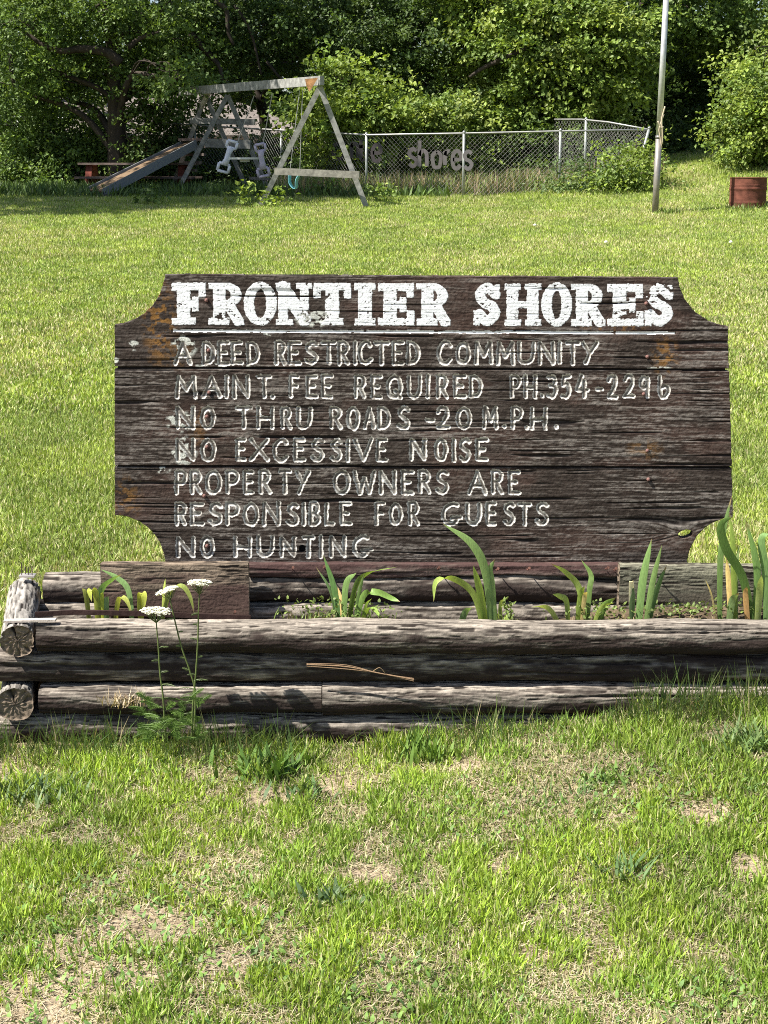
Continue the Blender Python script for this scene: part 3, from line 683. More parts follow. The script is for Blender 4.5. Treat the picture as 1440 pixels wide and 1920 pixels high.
iris((655, 1160), [([(640, 1160), (628, 1110), (606, 1040)], 14, (.05, .11, .04), .03), ([(632, 1160), (622, 1115), (592, 1062)], 7, (.06, .11, .05), .05), ([(645, 1160), (648, 1100), (668, 1074)], 14, (.10, .18, .07), -.02),
    ([(650, 1160), (665, 1105), (690, 1075), (745, 1063)], 13, (.09, .15, .04), .04), ([(663, 1160), (672, 1120), (683, 1075)], 9, (.09, .16, .06), -.02), ([(662, 1160), (680, 1120), (705, 1110), (735, 1122), (750, 1128)], 14, (.11, .20, .06), -.05),
    ([(668, 1160), (690, 1142), (706, 1146), (710, 1158)], 12, (.15, .24, .07), -.05), ([(670, 1160), (685, 1138), (697, 1122)], 7, (.15, .23, .08), -.03), ([(643, 1160), (640, 1130), (633, 1100)], 9, (.40, .32, .17), 0)],
    'dark green iris with a tall narrow leaf under the word hunting')
iris((925, 1162), [([(925, 1162), (912, 1080), (885, 1020), (830, 982)], 19, (.13, .22, .09), -.02), ([(918, 1162), (900, 1110), (887, 1060)], 17, (.17, .26, .06), -.03), ([(932, 1162), (922, 1100), (918, 1070), (928, 1048)], 16, (.13, .22, .09), 0),
    ([(912, 1162), (890, 1118), (850, 1085), (818, 1090), (813, 1128)], 15, (.17, .25, .07), -.06), ([(855, 1162), (872, 1148), (890, 1138)], 14, (.11, .19, .09), -.04), ([(945, 1162), (938, 1135), (953, 1120)], 9, (.15, .20, .08), -.02)],
    'tall bright iris whose longest leaf arches over the sign')
iris((1090, 1162), [([(1098, 1162), (1088, 1110), (1062, 1074), (1032, 1056)], 15, (.17, .25, .08), -.03), ([(1100, 1162), (1105, 1110), (1108, 1078), (1090, 1050)], 12, (.08, .14, .05), .03), ([(1080, 1162), (1088, 1120), (1096, 1098)], 12, (.13, .20, .05), -.03),
    ([(1066, 1162), (1063, 1132), (1050, 1118), (1036, 1114)], 13, (.13, .20, .07), -.04), ([(1112, 1160), (1130, 1140), (1155, 1120)], 14, (.12, .21, .06), -.04), ([(1105, 1162), (1125, 1142), (1152, 1130)], 9, (.17, .24, .07), -.05), ([(1062, 1155), (1030, 1142), (995, 1138)], 11, (.20, .27, .10), -.05), ([(1090, 1150), (1096, 1120), (1100, 1110)], 10, (.34, .30, .16), -.04), ([(1120, 1162), (1130, 1150), (1140, 1140)], 9, (.06, .12, .04), -.03)],
    'low spreading iris left of the right end board')
iris((1205, 1162), [([(1196, 1162), (1205, 1090), (1222, 1010)], 17, (.11, .20, .08), 0), ([(1208, 1162), (1222, 1100), (1241, 1022)], 13, (.13, .22, .09), -.02), ([(1210, 1162), (1232, 1105), (1250, 1060)], 13, (.06, .12, .05), .02), ([(1186, 1162), (1185, 1120), (1183, 1094)], 14, (.08, .14, .07), 0), ([(1184, 1097), (1184, 1094), (1184, 1091)], 13, (.55, .55, .45), -.002)],
    'upright fan of iris leaves before the right end board')
iris((1400, 1160), [([(1352, 1160), (1350, 1070), (1356, 1000), (1372, 930)], 13, (.06, .11, .04), .03), ([(1418, 1165), (1395, 1090), (1362, 1030), (1352, 985), (1375, 968)], 20, (.05, .10, .03), -.05), ([(1380, 1160), (1376, 1090), (1374, 1020), (1368, 960)], 13, (.13, .20, .05), .02), ([(1384, 1160), (1380, 1080), (1386, 1020)], 10, (.14, .21, .10), .04),
    ([(1414, 1160), (1420, 1090), (1415, 1040), (1398, 975)], 16, (.09, .17, .06), 0), ([(1440, 1160), (1436, 1080), (1428, 1010), (1455, 1000)], 17, (.09, .17, .07), .02), ([(1420, 1160), (1424, 1110), (1428, 1078)], 15, (.22, .29, .12), -.06), ([(1372, 1130), (1366, 1090), (1362, 1045)], 11, (.50, .40, .20), -.02), ([(1350, 1150), (1335, 1120), (1322, 1085)], 4, (.50, .44, .26), -.04), ([(1366, 1160), (1372, 1130), (1385, 1112)], 15, (.11, .18, .09), -.06), ([(1460, 1160), (1470, 1080), (1462, 1000)], 17, (.08, .15, .05), 0), ([(1408, 1160), (1398, 1120), (1400, 1100)], 12, (.30, .20, .10), -.03)],
    'tallest and densest iris clump beside the right end of the sign')
# creeping weeds and dry litter on the bed's soil
rb = np.random.RandomState(11)
def bed_weed(px, n, w_px, hmax, cols, label, name='bed_weed', Y0=4.33):
    b = V(px, 1160, Y0); b.z = top - .03; x0 = b.x
    P = np.stack([x0 + rb.normal(0, w_px / 660 / 2, n), rb.uniform(Y0 - .03, Y0 + .08, n), np.full(n, top - .05)], -1)
    C = np.array(cols)[rb.randint(len(cols), size=n)] * rb.uniform(.7, 1.2, (n, 1))
    v, f, l, c = blades(P, rb.uniform(.3, 1, n) * hmax, rb.uniform(.003, .007, n), rb.uniform(0, 6.28, n), rb.uniform(.1, .9, n), C)
    # little round leaflets
    k = n; Q = np.stack([x0 + rb.normal(0, w_px / 660 / 2, k), rb.uniform(Y0 - .03, Y0 + .06, k), top - .02 + rb.uniform(0, 1, k) ** 1.5 * hmax], -1)
    v2 = blades(Q, rb.uniform(.006, .014, k), rb.uniform(.006, .010, k), rb.uniform(0, 6.28, k), rb.uniform(.5, 1.1, k), np.array([(.15, .21, .05), (.12, .17, .045)])[rb.randint(2, size=k)] * rb.uniform(.8, 1.3, (k, 1)))
    v, f, l, c = joinb([(v, f, l, c), v2])
    o = npmesh(name, v, f, l, M_blade, None, c, origin=b); return tag(o, label, 'weed', kind='stuff' if n > 200 else None)
bed_weed(600, 130, 70, .05, [(.17, .22, .05), (.12, .18, .04), (.36, .30, .16)], 'low creeping weed at the left of the dark green iris')
bed_weed(690, 70, 60, .035, [(.17, .22, .05), (.12, .18, .04)], 'low creeping weed around the foot of the dark green iris')
bed_weed(952, 60, 14, .045, [(.20, .27, .04), (.17, .24, .04)], 'small bright weed right beside the tall arching iris', Y0=4.32)
bed_weed(1300, 300, 190, .026, [(.30, .25, .12), (.38, .31, .17), (.16, .18, .05), (.12, .17, .04)], 'dry litter and low weeds at the right end of the bed', 'bed_litter', 4.36)
bed_weed(1130, 80, 60, .03, [(.30, .25, .12), (.16, .2, .05)], 'small weeds between the low iris and the upright fan')

# ------------------------------------------------------------------ yarrow in front of the logs
yb = G(318, 1392); yb.y = 4.10; yb.z = float(gz(yb.x, 4.10))
yar = thing('yarrow_plant', yb, 'tall yarrow with three white flower heads growing before the logs', 'plant')
YS = [([(311, 1392), (306, 1310), (300, 1262), (297, 1215), (293, 1168)], (293, 1146), 29, 1.0),
      ([(364, 1380), (366, 1300), (356, 1258), (340, 1212), (327, 1160), (319, 1125)], (313, 1108), 20, .55),
      ([(359, 1388), (362, 1320), (367, 1265), (371, 1200), (372, 1150), (374, 1115)], (374, 1093), 22, .8)]
rg = np.random.RandomState(5)
for pts, fl, rpx, dens in YS:
    Q = catmull([W(x, y, 4.10) for x, y in pts], 6)
    mb = MB(); mb.tube(Q, list(np.linspace(.0032, .0018, len(Q))), 6, (.14, .18, .06)); st = mb.build('stem', M_iris, yar, True)
    top_p = Vector(Q[-1]); fc = V(fl[0], fl[1], 4.10); R = rpx / 690.0
    mb = MB(); sm = MB()
    tilt = -.35 if rpx == 20 else .05
    for k in range(int(150 * dens) + 30):
        a = rg.uniform(0, 6.28); rr = R * math.sqrt(rg.uniform(0, 1)); dome = .006 * (1 - (rr / R) ** 2)
        p = fc + Vector((rr * math.cos(a), rr * math.sin(a) * .8, dome - tilt * rr * math.cos(a) + rg.uniform(-.002, .003)))
        s = rg.uniform(.0045, .0062)
        cc = np.array((.80, .80, .74)) * rg.uniform(.85, 1.0)
        for q in range(5):
            b = q * 1.2566 + rg.uniform(0, 1); d = Vector((math.cos(b), math.sin(b), rg.uniform(-.1, .25))) * s; e = Vector((-math.sin(b), math.cos(b), 0)) * s * .55
            mb.add([p, p + d * .6 + e, p + d, p + d * .6 - e], [(0, 1, 2, 3)], cc)
        mb.lathe(p + Vector((0, 0, 0)), [(.0013, -.003), (.0016, .0008), (.0002, .0014)], 5, (.62, .58, .42))
        if k % 7 == 0: sm.tube([top_p, top_p * .45 + p * .55 + Vector((0, 0, -.004)), p], .0009, 4, (.17, .21, .08), cap=False)
    mb.build('flower_head', M_petal, yar); sm.build('flower_stalk', M_iris, st)
def feather(mb, a, d, L, colr, wl=.012, n=18):
    a = Vector(a); d = Vector(d).normalized(); sd = d.cross(Vector((0, -1, .3))).normalized(); pts = []
    for k in range(n + 1):
        u = k / n; pts.append(a + d * L * u + Vector((0, 0, -.35 * L * u * u)))
    mb.tube(pts, [.0014 * (1 - .7 * k / n) for k in range(n + 1)], 4, colr, cap=False)
    for k in range(2, n + 1):
        u = k / n; l = wl * (math.sin(math.pi * min(1, u * .85 + .12)) + .15)
        for s in (-1, 1):
            p = pts[k]; e = (sd * s + d * .5 + Vector((0, rg.uniform(-.4, .4), rg.uniform(-.2, .3)))).normalized() * l
            f = Vector((0, 0, .0012)); mb.add([p - f, p + e * .6 - f * .9, p + e, p + f * .6], [(0, 1, 2, 3)], np.array(colr) * rg.uniform(.8, 1.3))
mb = MB()
for k in range(58):
    px, py = rg.uniform(268, 378), rg.uniform(1310, 1394)
    p = W(px, py, 4.10 + rg.uniform(-.06, .04)); a = rg.uniform(-.4, 3.5)
    feather(mb, p, (math.cos(a), rg.uniform(-.6, .3), math.sin(a) * .8 + .35), rg.uniform(.04, .075), np.array((.12, .20, .045)) * rg.uniform(.7, 1.3), .013, 26)
for pts, _, _, _ in YS:
    Q = catmull([W(x, y, 4.10) for x, y in pts], 6)
    for k in range(3, len(Q) - 4, 3):
        s = rg.choice([-1, 1]); feather(mb, Q[k], (s, rg.uniform(-.5, .2), rg.uniform(.1, .9)), rg.uniform(.02, .04) * (1.5 if k < 12 else .8), np.array((.15, .20, .08)) * rg.uniform(.8, 1.2), .006, 12)
mb.build('feathery_leaf', M_iris, yar)

# straw stick and dead grass tuft caught on the logs
mb = MB()
for dy, r0 in ((0, .0025), (3, .0016), (-2, .0012)):
    mb.tube(catmull([W(575, 1246 + dy, FY - .006), W(650, 1250 + dy * 1.5, FY - .010), W(710, 1262, FY - .014), W(776, 1274 + dy, FY - .016)], 5), r0 * .8, 6, (.25, .165, .10))
mb.tube(catmull([W(700, 1258, FY - .012), W(712, 1252, FY - .02), W(722, 1262, FY - .018)], 4), .001, 5, (.27, .19, .11))
o = mb.build('dry_stick', M_wood, None, origin=V(675, 1258, FY)); tag(o, 'dry brown split stick lying across the second front log', 'stick')
def tuft(px, py, Y, n, sp_px, hmax, cols, label, wid=(.002, .004), lean=(.2, 1.0), cat='weed', name='grass_tuft', seed=1, zoff=0):
    r_ = np.random.RandomState(seed); b = V(px, py, Y)
    if zoff is None: b.z = float(gz(b.x, b.y))
    P = np.array(b)[None] + np.stack([r_.normal(0, sp_px / 690 / 2, n), r_.normal(0, sp_px / 690 / 3, n), 0 * r_.rand(n)], -1)
    if zoff is None: P[:, 2] = gz(P[:, 0], P[:, 1]) - .003
    C = np.array(cols)[r_.randint(len(cols), size=n)] * r_.uniform(.7, 1.25, (n, 1))
    v, f, l, c = blades(P, r_.uniform(.4, 1, n) * hmax, r_.uniform(*wid, n), r_.uniform(0, 6.28, n), r_.uniform(*lean, n), C)
    o = npmesh(name, v, f, l, M_blade, None, c, origin=b); return tag(o, label, cat)
tuft(237, 1322, FY - .02, 90, 40, .06, [(.45, .36, .24), (.38, .28, .19), (.5, .42, .3)], 'dead straw-coloured grass tuft against the third log', seed=3, cat='grass tuft')
TW = [(500, 1400, 4.0, 80, 70, .10, [(.11, .20, .04), (.08, .15, .03)], 'leafy green weed rosette at the foot of the logs left of centre', (.010, .018), (.3, 1.0)),
      (60, 1500, 0, 150, 100, .085, [(.10, .16, .06), (.14, .20, .08)], 'coarse grey-green grass clump at the left edge of the lawn', (.006, .010), (.3, 1.0)),
      (1400, 1408, 0, 130, 60, .09, [(.14, .22, .07), (.18, .26, .09)], 'broad bladed grass clump at the right edge below the logs', (.007, .011), (.4, 1.0)),
      (1160, 1655, 0, 34, 50, .10, [(.10, .18, .06), (.12, .20, .07)], 'small clump of long wide blades in the right foreground', (.006, .009), (.6, 1.05)),
      (770, 1350, 4.06, 60, 50, .12, [(.16, .26, .04), (.13, .22, .04)], 'bright green upright weed before the logs at centre', (.006, .012), (.1, .6)),
      (820, 1360, 4.02, 50, 40, .09, [(.16, .26, .04), (.13, .22, .04)], 'smaller bright weed just right of the upright central weed', (.006, .012), (.1, .7)),
      (620, 1700, 0, 26, 40, .07, [(.12, .19, .08)], 'pale broad-leaved weed near the middle of the foreground', (.010, .016), (.4, 1.0)),
      (1130, 1470, 0, 50, 50, .06, [(.17, .25, .06), (.13, .22, .05)], 'low bright weed in the lawn right of centre', (.006, .010), (.4, 1.0)),
      (570, 1500, 0, 50, 60, .06, [(.08, .14, .05), (.10, .17, .06)], 'dark green weed beside the bare soil patch', (.006, .012), (.4, 1.0)),
      (1060, 1500, 0, 60, 80, .06, [(.09, .16, .05), (.11, .19, .05)], 'dark feathery weed patch in the middle of the right lawn', (.003, .006), (.3, 1.0))]
for k, (px, py, Y, n, sp_, hm, cols, lab, wid, ln) in enumerate(TW):
    if not Y: Y = G(px, py).y
    tuft(px, py, Y, n, sp_, hm, cols, lab, wid, ln, seed=20 + k, zoff=None, name='weed')

# ------------------------------------------------------------------ grass
rg = np.random.RandomState(77)
def clump(x, y): return .55 * fbm(x * 9, y * 7, 24, 3) + .25 * fbm(x * 2.2, y * 1.8, 28, 2) + .20 * vn(x * 34, y * 28, 29)
def grass_cols(x, y, n, near):
    t = lawn_tone(x, y); t2 = fbm(x * 4, y * 3, 23, 3)
    lime = np.array((.30, .415, .048)); grn = np.array((.145, .255, .040)); olive = np.array((.23, .25, .085)); straw = np.array((.54, .48, .29)); blue = np.array((.12, .205, .085))
    C = lerp3(grn, lime, np.clip(sst(.35, .65, t2) + rg.normal(0, .22, n), 0, 1))
    C = lerp3(C, blue, (rg.rand(n) < .14) * .8)
    C = lerp3(C, olive, (rg.rand(n) < .22) * .8)
    ps = .24 + .36 * sst(.42, .70, t) if near else .13 + .22 * sst(.42, .68, t)
    if near:
        ck = sst(.36, .62, clump(x, y)); ps = .09 + .30 * (1 - ck); C = lerp3(C, lime, .40 * ck)
    if not near: C = lerp3(C, np.array((.33, .37, .09)), np.full(n, .38))
    C = lerp3(C, straw, (rg.rand(n) < ps) * rg.uniform(.5, 1, n))
    return C * rg.uniform(.72, 1.28, (n, 1))
gparts = []
def zone(y0, y1, dens, marg, hfun, wfun, seg, near=False, yexp=1.0):
    area = (y1 - y0) * (.25 * (y0 + y1) + 2 * marg); n = int(area * dens)
    y = y0 + (y1 - y0) * rg.rand(n) ** yexp; hw = .25 * y + marg; x = rg.uniform(-1, 1, n) * hw
    keep = ~((y > FY - .012) & (y < 4.66) & (x > lx - .03))
    if near:
        b = bare(x, y); cl = clump(x, y)
        keep &= rg.rand(n) < (1 - .90 * b) * (.58 + .47 * sst(.36, .60, cl))
    x, y = x[keep], y[keep]; n = len(x)
    P = np.stack([x, y, gz(x, y) - .004], -1)
    h = hfun(x, y, n); wd = wfun(n)
    C = grass_cols(x, y, n, near)
    gparts.append(blades(P, h, wd, rg.uniform(0, 6.28, n), np.abs(rg.normal(.42, .28, n)).clip(0, 1.1), C, seg, face=rg.uniform(0, 6.28, n)))
# foreground
zone(2.35, 4.188, 50000, .45, lambda x, y, n: rg.uniform(.012, .042, n) * (.58 + .62 * sst(.38, .62, clump(x, y))) * (1 + .5 * sst(3.85, 4.15, y)), lambda n: rg.uniform(.0024, .0056, n), 2, True)
# low round-leaved clover and broad weeds in drifts
n = 26000; y = 2.35 + 1.8 * rg.rand(n); x = rg.uniform(-1, 1, n) * (.25 * y + .45)
kp = rg.rand(n) < sst(.48, .72, fbm(x * 2.6, y * 2.2, 27, 3)) * .4; x, y = x[kp], y[kp]; n = len(x)
P = np.stack([x, y, gz(x, y) + rg.uniform(.002, .018, n)], -1)
lc = np.array([(.14, .25, .055), (.17, .28, .06), (.12, .21, .06)])[rg.randint(3, size=n)] * rg.uniform(.75, 1.25, (n, 1))
gparts.append(blades(P, rg.uniform(.010, .020, n), rg.uniform(.006, .011, n), rg.uniform(0, 6.28, n), rg.uniform(.7, 1.1, n), lc, 2))
# flat litter of clippings
n = 60000; y = 2.35 + 1.83 * rg.rand(n); x = rg.uniform(-1, 1, n) * (.25 * y + .45)
P = np.stack([x, y, gz(x, y) + rg.uniform(.001, .008, n)], -1)
lc = np.array([(.50, .43, .29), (.42, .35, .22), (.30, .235, .15), (.55, .49, .35)])[rg.randint(4, size=n)] * rg.uniform(.7, 1.15, (n, 1))
v = blades(P, rg.uniform(.012, .045, n), rg.uniform(.0012, .0028, n), rg.uniform(0, 6.28, n), np.full(n, 1.15), lc, 1); gparts.append(v)
# tall wispy fringe at the foot of the logs
n = 4600; x = rg.uniform(lx - .3, 1.5, n); y = 4.195 - np.abs(rg.normal(0, .07, n))
dn_ = fbm(x * 5, 0 * x, 26, 3); kp = rg.rand(n) < sst(.3, .62, dn_) + .2; x, y, dn_ = x[kp], y[kp], dn_[kp]; n = len(x)
P = np.stack([x, y, gz(x, y) - .003], -1)
fc = np.array([(.10, .165, .055), (.13, .19, .05), (.16, .2, .08), (.34, .29, .17)])[rg.choice(4, n, p=(.38, .3, .2, .12))] * rg.uniform(.75, 1.25, (n, 1))
gparts.append(blades(P, rg.uniform(.035, .150, n) * (.5 + 1.0 * dn_), rg.uniform(.0018, .0034, n), rg.uniform(3.3, 6.1, n), rg.uniform(.1, .95, n), fc, 2, face=rg.uniform(-.7, .7, n)))
# behind the planter, thinning into the distance
zone(4.64, 9, 11000, .6, lambda x, y, n: rg.uniform(.018, .045, n), lambda n: rg.uniform(.0035, .007, n), 2)
zone(9, 17, 3600, .8, lambda x, y, n: rg.uniform(.022, .048, n), lambda n: rg.uniform(.007, .013, n), 2)
zone(17, 34, 1500, 1.2, lambda x, y, n: rg.uniform(.025, .055, n) * (1 + .5 * (y > 27.5)), lambda n: rg.uniform(.011, .022, n), 1)
v, f, l, cc = joinb(gparts)
go = npmesh('lawn_grass', v, f, l, M_blade, None, cc); tag(go, 'short mown grass with straw blades covering the whole lawn', 'grass', kind='stuff')

# ------------------------------------------------------------------ trees
def leaf_arrays(C, nrm, d, size, col):
    """One folded kite leaf per row: C base, d direction, nrm normal."""
    s = np.cross(nrm, d); s /= np.linalg.norm(s, axis=1)[:, None] + 1e-9
    L = size[:, None]; w_ = L * .36
    V_ = np.stack([C, C + d * L * .5 + s * w_ + nrm * L * .10, C + d * L - nrm * L * .08, C + d * L * .5 - s * w_ + nrm * L * .10], 1)
    return V_, np.repeat(col[:, None], 4, 1)
def spray_leaves(rng, cen, rad, n, per, lsize, cols, shell=.5, droop=.15, sprlen=(.4, 1.05)):
    cen = np.array(cen); rad = np.array(rad)
    u = rng.normal(0, 1, (n, 3)); u /= np.linalg.norm(u, axis=1)[:, None]
    r = rng.uniform(shell ** 3, 1, n) ** (1 / 3)
    O = cen + u * r[:, None] * rad
    D = u + rng.normal(0, .5, (n, 3)); D[:, 2] -= droop; D /= np.linalg.norm(D, axis=1)[:, None]
    D[:, 2] *= .55
    Ls = rng.uniform(*sprlen, n)
    sc = np.array(cols)[rng.randint(len(cols), size=n)] * rng.uniform(.75, 1.25, (n, 1))
    t = rng.rand(n, per); N = n * per
    C = O[:, None] + D[:, None] * (t * Ls[:, None])[..., None] + rng.normal(0, .095, (n, per, 3)) * np.array([1, 1, .6])
    ld = D[:, None] * .7 + rng.normal(0, .65, (n, per, 3)); ld[..., 2] -= .15
    nm = rng.normal(0, .5, (n, per, 3)) + np.array([-.15, -.25, .8])
    C = C.reshape(N, 3); ld = ld.reshape(N, 3); nm = nm.reshape(N, 3)
    ld /= np.linalg.norm(ld, axis=1)[:, None]; nm -= ld * (nm * ld).sum(1)[:, None]; nm /= np.linalg.norm(nm, axis=1)[:, None] + 1e-9
    col = np.repeat(sc, per, 0) * rng.uniform(.8, 1.25, (N, 1))
    return leaf_arrays(C, nm, ld, rng.uniform(.7, 1.25, N) * lsize, col)
def crown(name, parts, parent, label=None, origin=None):
    Vv = np.concatenate([p[0] for p in parts]).reshape(-1, 3); Cc = np.concatenate([p[1] for p in parts]).reshape(-1, 3)
    n = len(Vv) // 4
    return npmesh(name, Vv, np.full(n, 4), np.arange(n * 4), M_leaf, parent, Cc, origin=origin)
BARKC = (.050, .041, .034)
def limb_path(rng, a, b, sag=.2, n=7):
    a = np.array(a, float); b = np.array(b, float); out = []
    m1 = a + (b - a) * .4 + rng.normal(0, .12, 3) + np.array([0, 0, sag]); m2 = a + (b - a) * .75 + rng.normal(0, .12, 3) + np.array([0, 0, sag * .6])
    return catmull([a, m1, m2, b], 4)
def tree(name, label, trunk, blobs, cols, seed, per=26, lsize=.11, cat='tree', group='trees at the back of the lawn', limbs=True, upper=None, trunk_r=.18, boughs=()):
    """trunk: world points up the stem; blobs: (px,py,Y,rx_px,ry_px,rdepth,n) crown masses."""
    rng = np.random.RandomState(seed)
    t = thing(name, trunk[0], label, cat, group)
    T = catmull(trunk, 5) if len(trunk) > 2 else [np.array(p) for p in trunk]
    mb = MB(); nT = len(T); mb.tube(T, [trunk_r * (1.25 if k == 0 else 1) * (1 - .7 * k / (nT - 1)) for k in range(nT)], 12, BARKC)
    parts = []; world = []
    for (px, py, Y, rx, ry, rd, n) in blobs:
        cpt = W(px, py, Y); s = Y / F_PX; world.append((cpt, (rx * s, rd, ry * s), n, 1))
    for b in (upper or []): world.append((np.array(b[:3]), b[3:6], b[6], 1.7))
    for cpt, rad, n, ls in world:
        parts.append(spray_leaves(rng, cpt, rad, int(n * KN), int(per * 1.5), lsize * ls * .80, cols, .35))
        if limbs:
            zt = min(max(cpt[2] - .45 * abs(cpt[0] - T[0][0]) - .3, T[0][2] + .4), T[-1][2])
            k = int(np.argmin([abs(p[2] - zt) for p in T])); path = limb_path(rng, T[k], cpt, .25)
            r0 = max(.03, trunk_r * .42 * (1 - .6 * k / nT)); mb.tube(path, list(np.linspace(r0, .015, len(path))), 7, BARKC)
            for q in range(5):
                a = path[rng.randint(4, len(path))]; u = rng.normal(0, 1, 3); u /= np.linalg.norm(u)
                mb.tube(limb_path(rng, a, cpt + u * np.array(rad) * .85, .05), list(np.linspace(.018, .005, 13)), 5, BARKC, cap=False)
    for pp, Yb, ra, rb_ in boughs:
        Q = catmull([W(a_, b_, Yb) for a_, b_ in pp], 5); mb.tube(Q, list(np.linspace(ra, rb_, len(Q))), 8, BARKC)
    mb.build('trunk', M_bark, t, True); crown('crown', parts, t)
    return t
def gp(px, Y):
    x = (px - 720) / F_PX * Y * 1.0
    x = float(W(px, 370, Y)[0]); return np.array((x, Y, float(gz(x, Y))))
def up(p, *offs): return [p] + [p + np.array(o) for o in offs]
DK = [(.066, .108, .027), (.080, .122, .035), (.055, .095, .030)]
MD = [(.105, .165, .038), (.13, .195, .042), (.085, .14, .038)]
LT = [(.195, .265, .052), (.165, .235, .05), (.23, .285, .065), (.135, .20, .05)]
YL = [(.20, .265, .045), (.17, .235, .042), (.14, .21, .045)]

KN = 1.5      # fullness of the crowns
b = gp(222, 32.3)
tree('oak_tree', 'big ivy-clad oak behind the slide, trunk rising left of the swing set', up(b, (.02, 0, 1.2), (0, .05, 2.6), (-.1, .1, 4.5), (.2, .2, 7)),
     [(40, 40, 32.2, 90, 50, 1.1, 85), (160, 25, 32.4, 95, 50, 1.0, 85), (290, 40, 32.6, 95, 58, 1.0, 90), (95, 125, 32.4, 80, 36, .8, 60), (265, 130, 32.8, 75, 42, .7, 60), (345, 120, 33, 50, 40, .7, 40), (20, 170, 32.6, 60, 34, .7, 40), (120, 185, 33.4, 70, 30, .6, 40),
      (250, 170, 32.2, 22, 30, .25, 10), (252, 260, 32.1, 14, 46, .2, 10), (300, 200, 33.2, 50, 36, .5, 30), (332, 148, 30.6, 32, 22, .4, 16)],
     MD, 1, upper=[(b[0], 32.8, 7.4, 3.2, 2.0, 1.8, 60), (b[0] + 2.5, 33.4, 7, 2.2, 1.6, 1.2, 30)], trunk_r=.23, boughs=[([(226, 118), (200, 98), (150, 92), (115, 96), (80, 84), (50, 62)], 31.6, .10, .035), ([(240, 90), (262, 72), (300, 60)], 31.6, .06, .03), ([(20, 100), (22, 135), (26, 160)], 31.6, .05, .03)])
b = gp(500, 36)
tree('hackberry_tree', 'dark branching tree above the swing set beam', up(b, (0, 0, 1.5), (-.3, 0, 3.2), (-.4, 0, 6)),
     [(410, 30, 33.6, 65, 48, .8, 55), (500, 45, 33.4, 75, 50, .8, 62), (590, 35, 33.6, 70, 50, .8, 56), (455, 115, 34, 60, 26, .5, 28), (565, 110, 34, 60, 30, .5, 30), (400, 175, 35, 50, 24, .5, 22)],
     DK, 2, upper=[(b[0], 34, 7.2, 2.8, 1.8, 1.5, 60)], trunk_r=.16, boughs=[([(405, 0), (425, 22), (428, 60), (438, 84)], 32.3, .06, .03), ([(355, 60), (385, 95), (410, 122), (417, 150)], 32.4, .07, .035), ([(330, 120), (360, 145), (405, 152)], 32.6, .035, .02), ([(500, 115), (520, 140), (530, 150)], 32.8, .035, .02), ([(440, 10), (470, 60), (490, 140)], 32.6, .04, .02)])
b = gp(760, 35)
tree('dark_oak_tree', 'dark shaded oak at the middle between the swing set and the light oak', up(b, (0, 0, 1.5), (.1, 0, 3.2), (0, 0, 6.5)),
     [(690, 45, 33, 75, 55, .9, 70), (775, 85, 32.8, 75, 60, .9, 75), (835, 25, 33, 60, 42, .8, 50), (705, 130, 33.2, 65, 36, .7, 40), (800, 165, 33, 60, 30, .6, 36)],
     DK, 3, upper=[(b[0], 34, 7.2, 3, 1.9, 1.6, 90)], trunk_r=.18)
b = gp(1055, 33)
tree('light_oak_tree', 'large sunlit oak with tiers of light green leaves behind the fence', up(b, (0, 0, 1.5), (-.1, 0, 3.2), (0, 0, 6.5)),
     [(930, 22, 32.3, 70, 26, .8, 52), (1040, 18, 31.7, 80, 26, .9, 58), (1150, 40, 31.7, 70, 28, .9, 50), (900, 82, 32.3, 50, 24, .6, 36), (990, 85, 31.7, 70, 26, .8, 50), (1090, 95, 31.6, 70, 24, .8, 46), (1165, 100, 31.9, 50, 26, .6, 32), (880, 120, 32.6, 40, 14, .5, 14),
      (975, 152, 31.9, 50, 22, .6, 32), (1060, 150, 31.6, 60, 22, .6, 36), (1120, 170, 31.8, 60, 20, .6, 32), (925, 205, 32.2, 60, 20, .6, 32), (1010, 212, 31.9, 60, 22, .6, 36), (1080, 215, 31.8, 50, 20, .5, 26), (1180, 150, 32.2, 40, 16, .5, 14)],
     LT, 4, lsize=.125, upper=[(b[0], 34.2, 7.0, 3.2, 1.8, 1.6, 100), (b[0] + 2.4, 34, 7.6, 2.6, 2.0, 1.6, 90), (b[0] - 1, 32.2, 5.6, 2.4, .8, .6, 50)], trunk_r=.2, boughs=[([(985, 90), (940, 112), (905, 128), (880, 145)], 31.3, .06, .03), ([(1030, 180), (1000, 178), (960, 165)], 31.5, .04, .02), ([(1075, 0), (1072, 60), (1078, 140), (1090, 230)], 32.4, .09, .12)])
b = gp(650, 31.5)
tree('maple_sapling', 'bright yellow-green sapling behind the right legs of the swing set', up(b, (0, 0, 1), (.1, 0, 2.2)),
     [(640, 158, 31.0, 34, 32, .4, 26), (612, 222, 30.8, 40, 34, .5, 36), (690, 210, 30.8, 55, 32, .5, 44), (635, 290, 31, 50, 30, .5, 32), (715, 272, 31, 50, 28, .5, 28)], YL, 5, lsize=.135, trunk_r=.06)
b = gp(800, 31.6)
tree('leafy_shrub', 'light green shrub line behind the fence lettering', up(b, (0, 0, .8), (.1, 0, 1.6)),
     [(760, 215, 31.2, 55, 28, .5, 38), (845, 218, 31.2, 55, 26, .5, 40), (790, 285, 31.4, 60, 24, .4, 22), (870, 290, 31.4, 60, 26, .4, 20)], LT, 6, lsize=.12, trunk_r=.05, cat='shrub', group='shrubs under the trees')
b = gp(1195, 38)
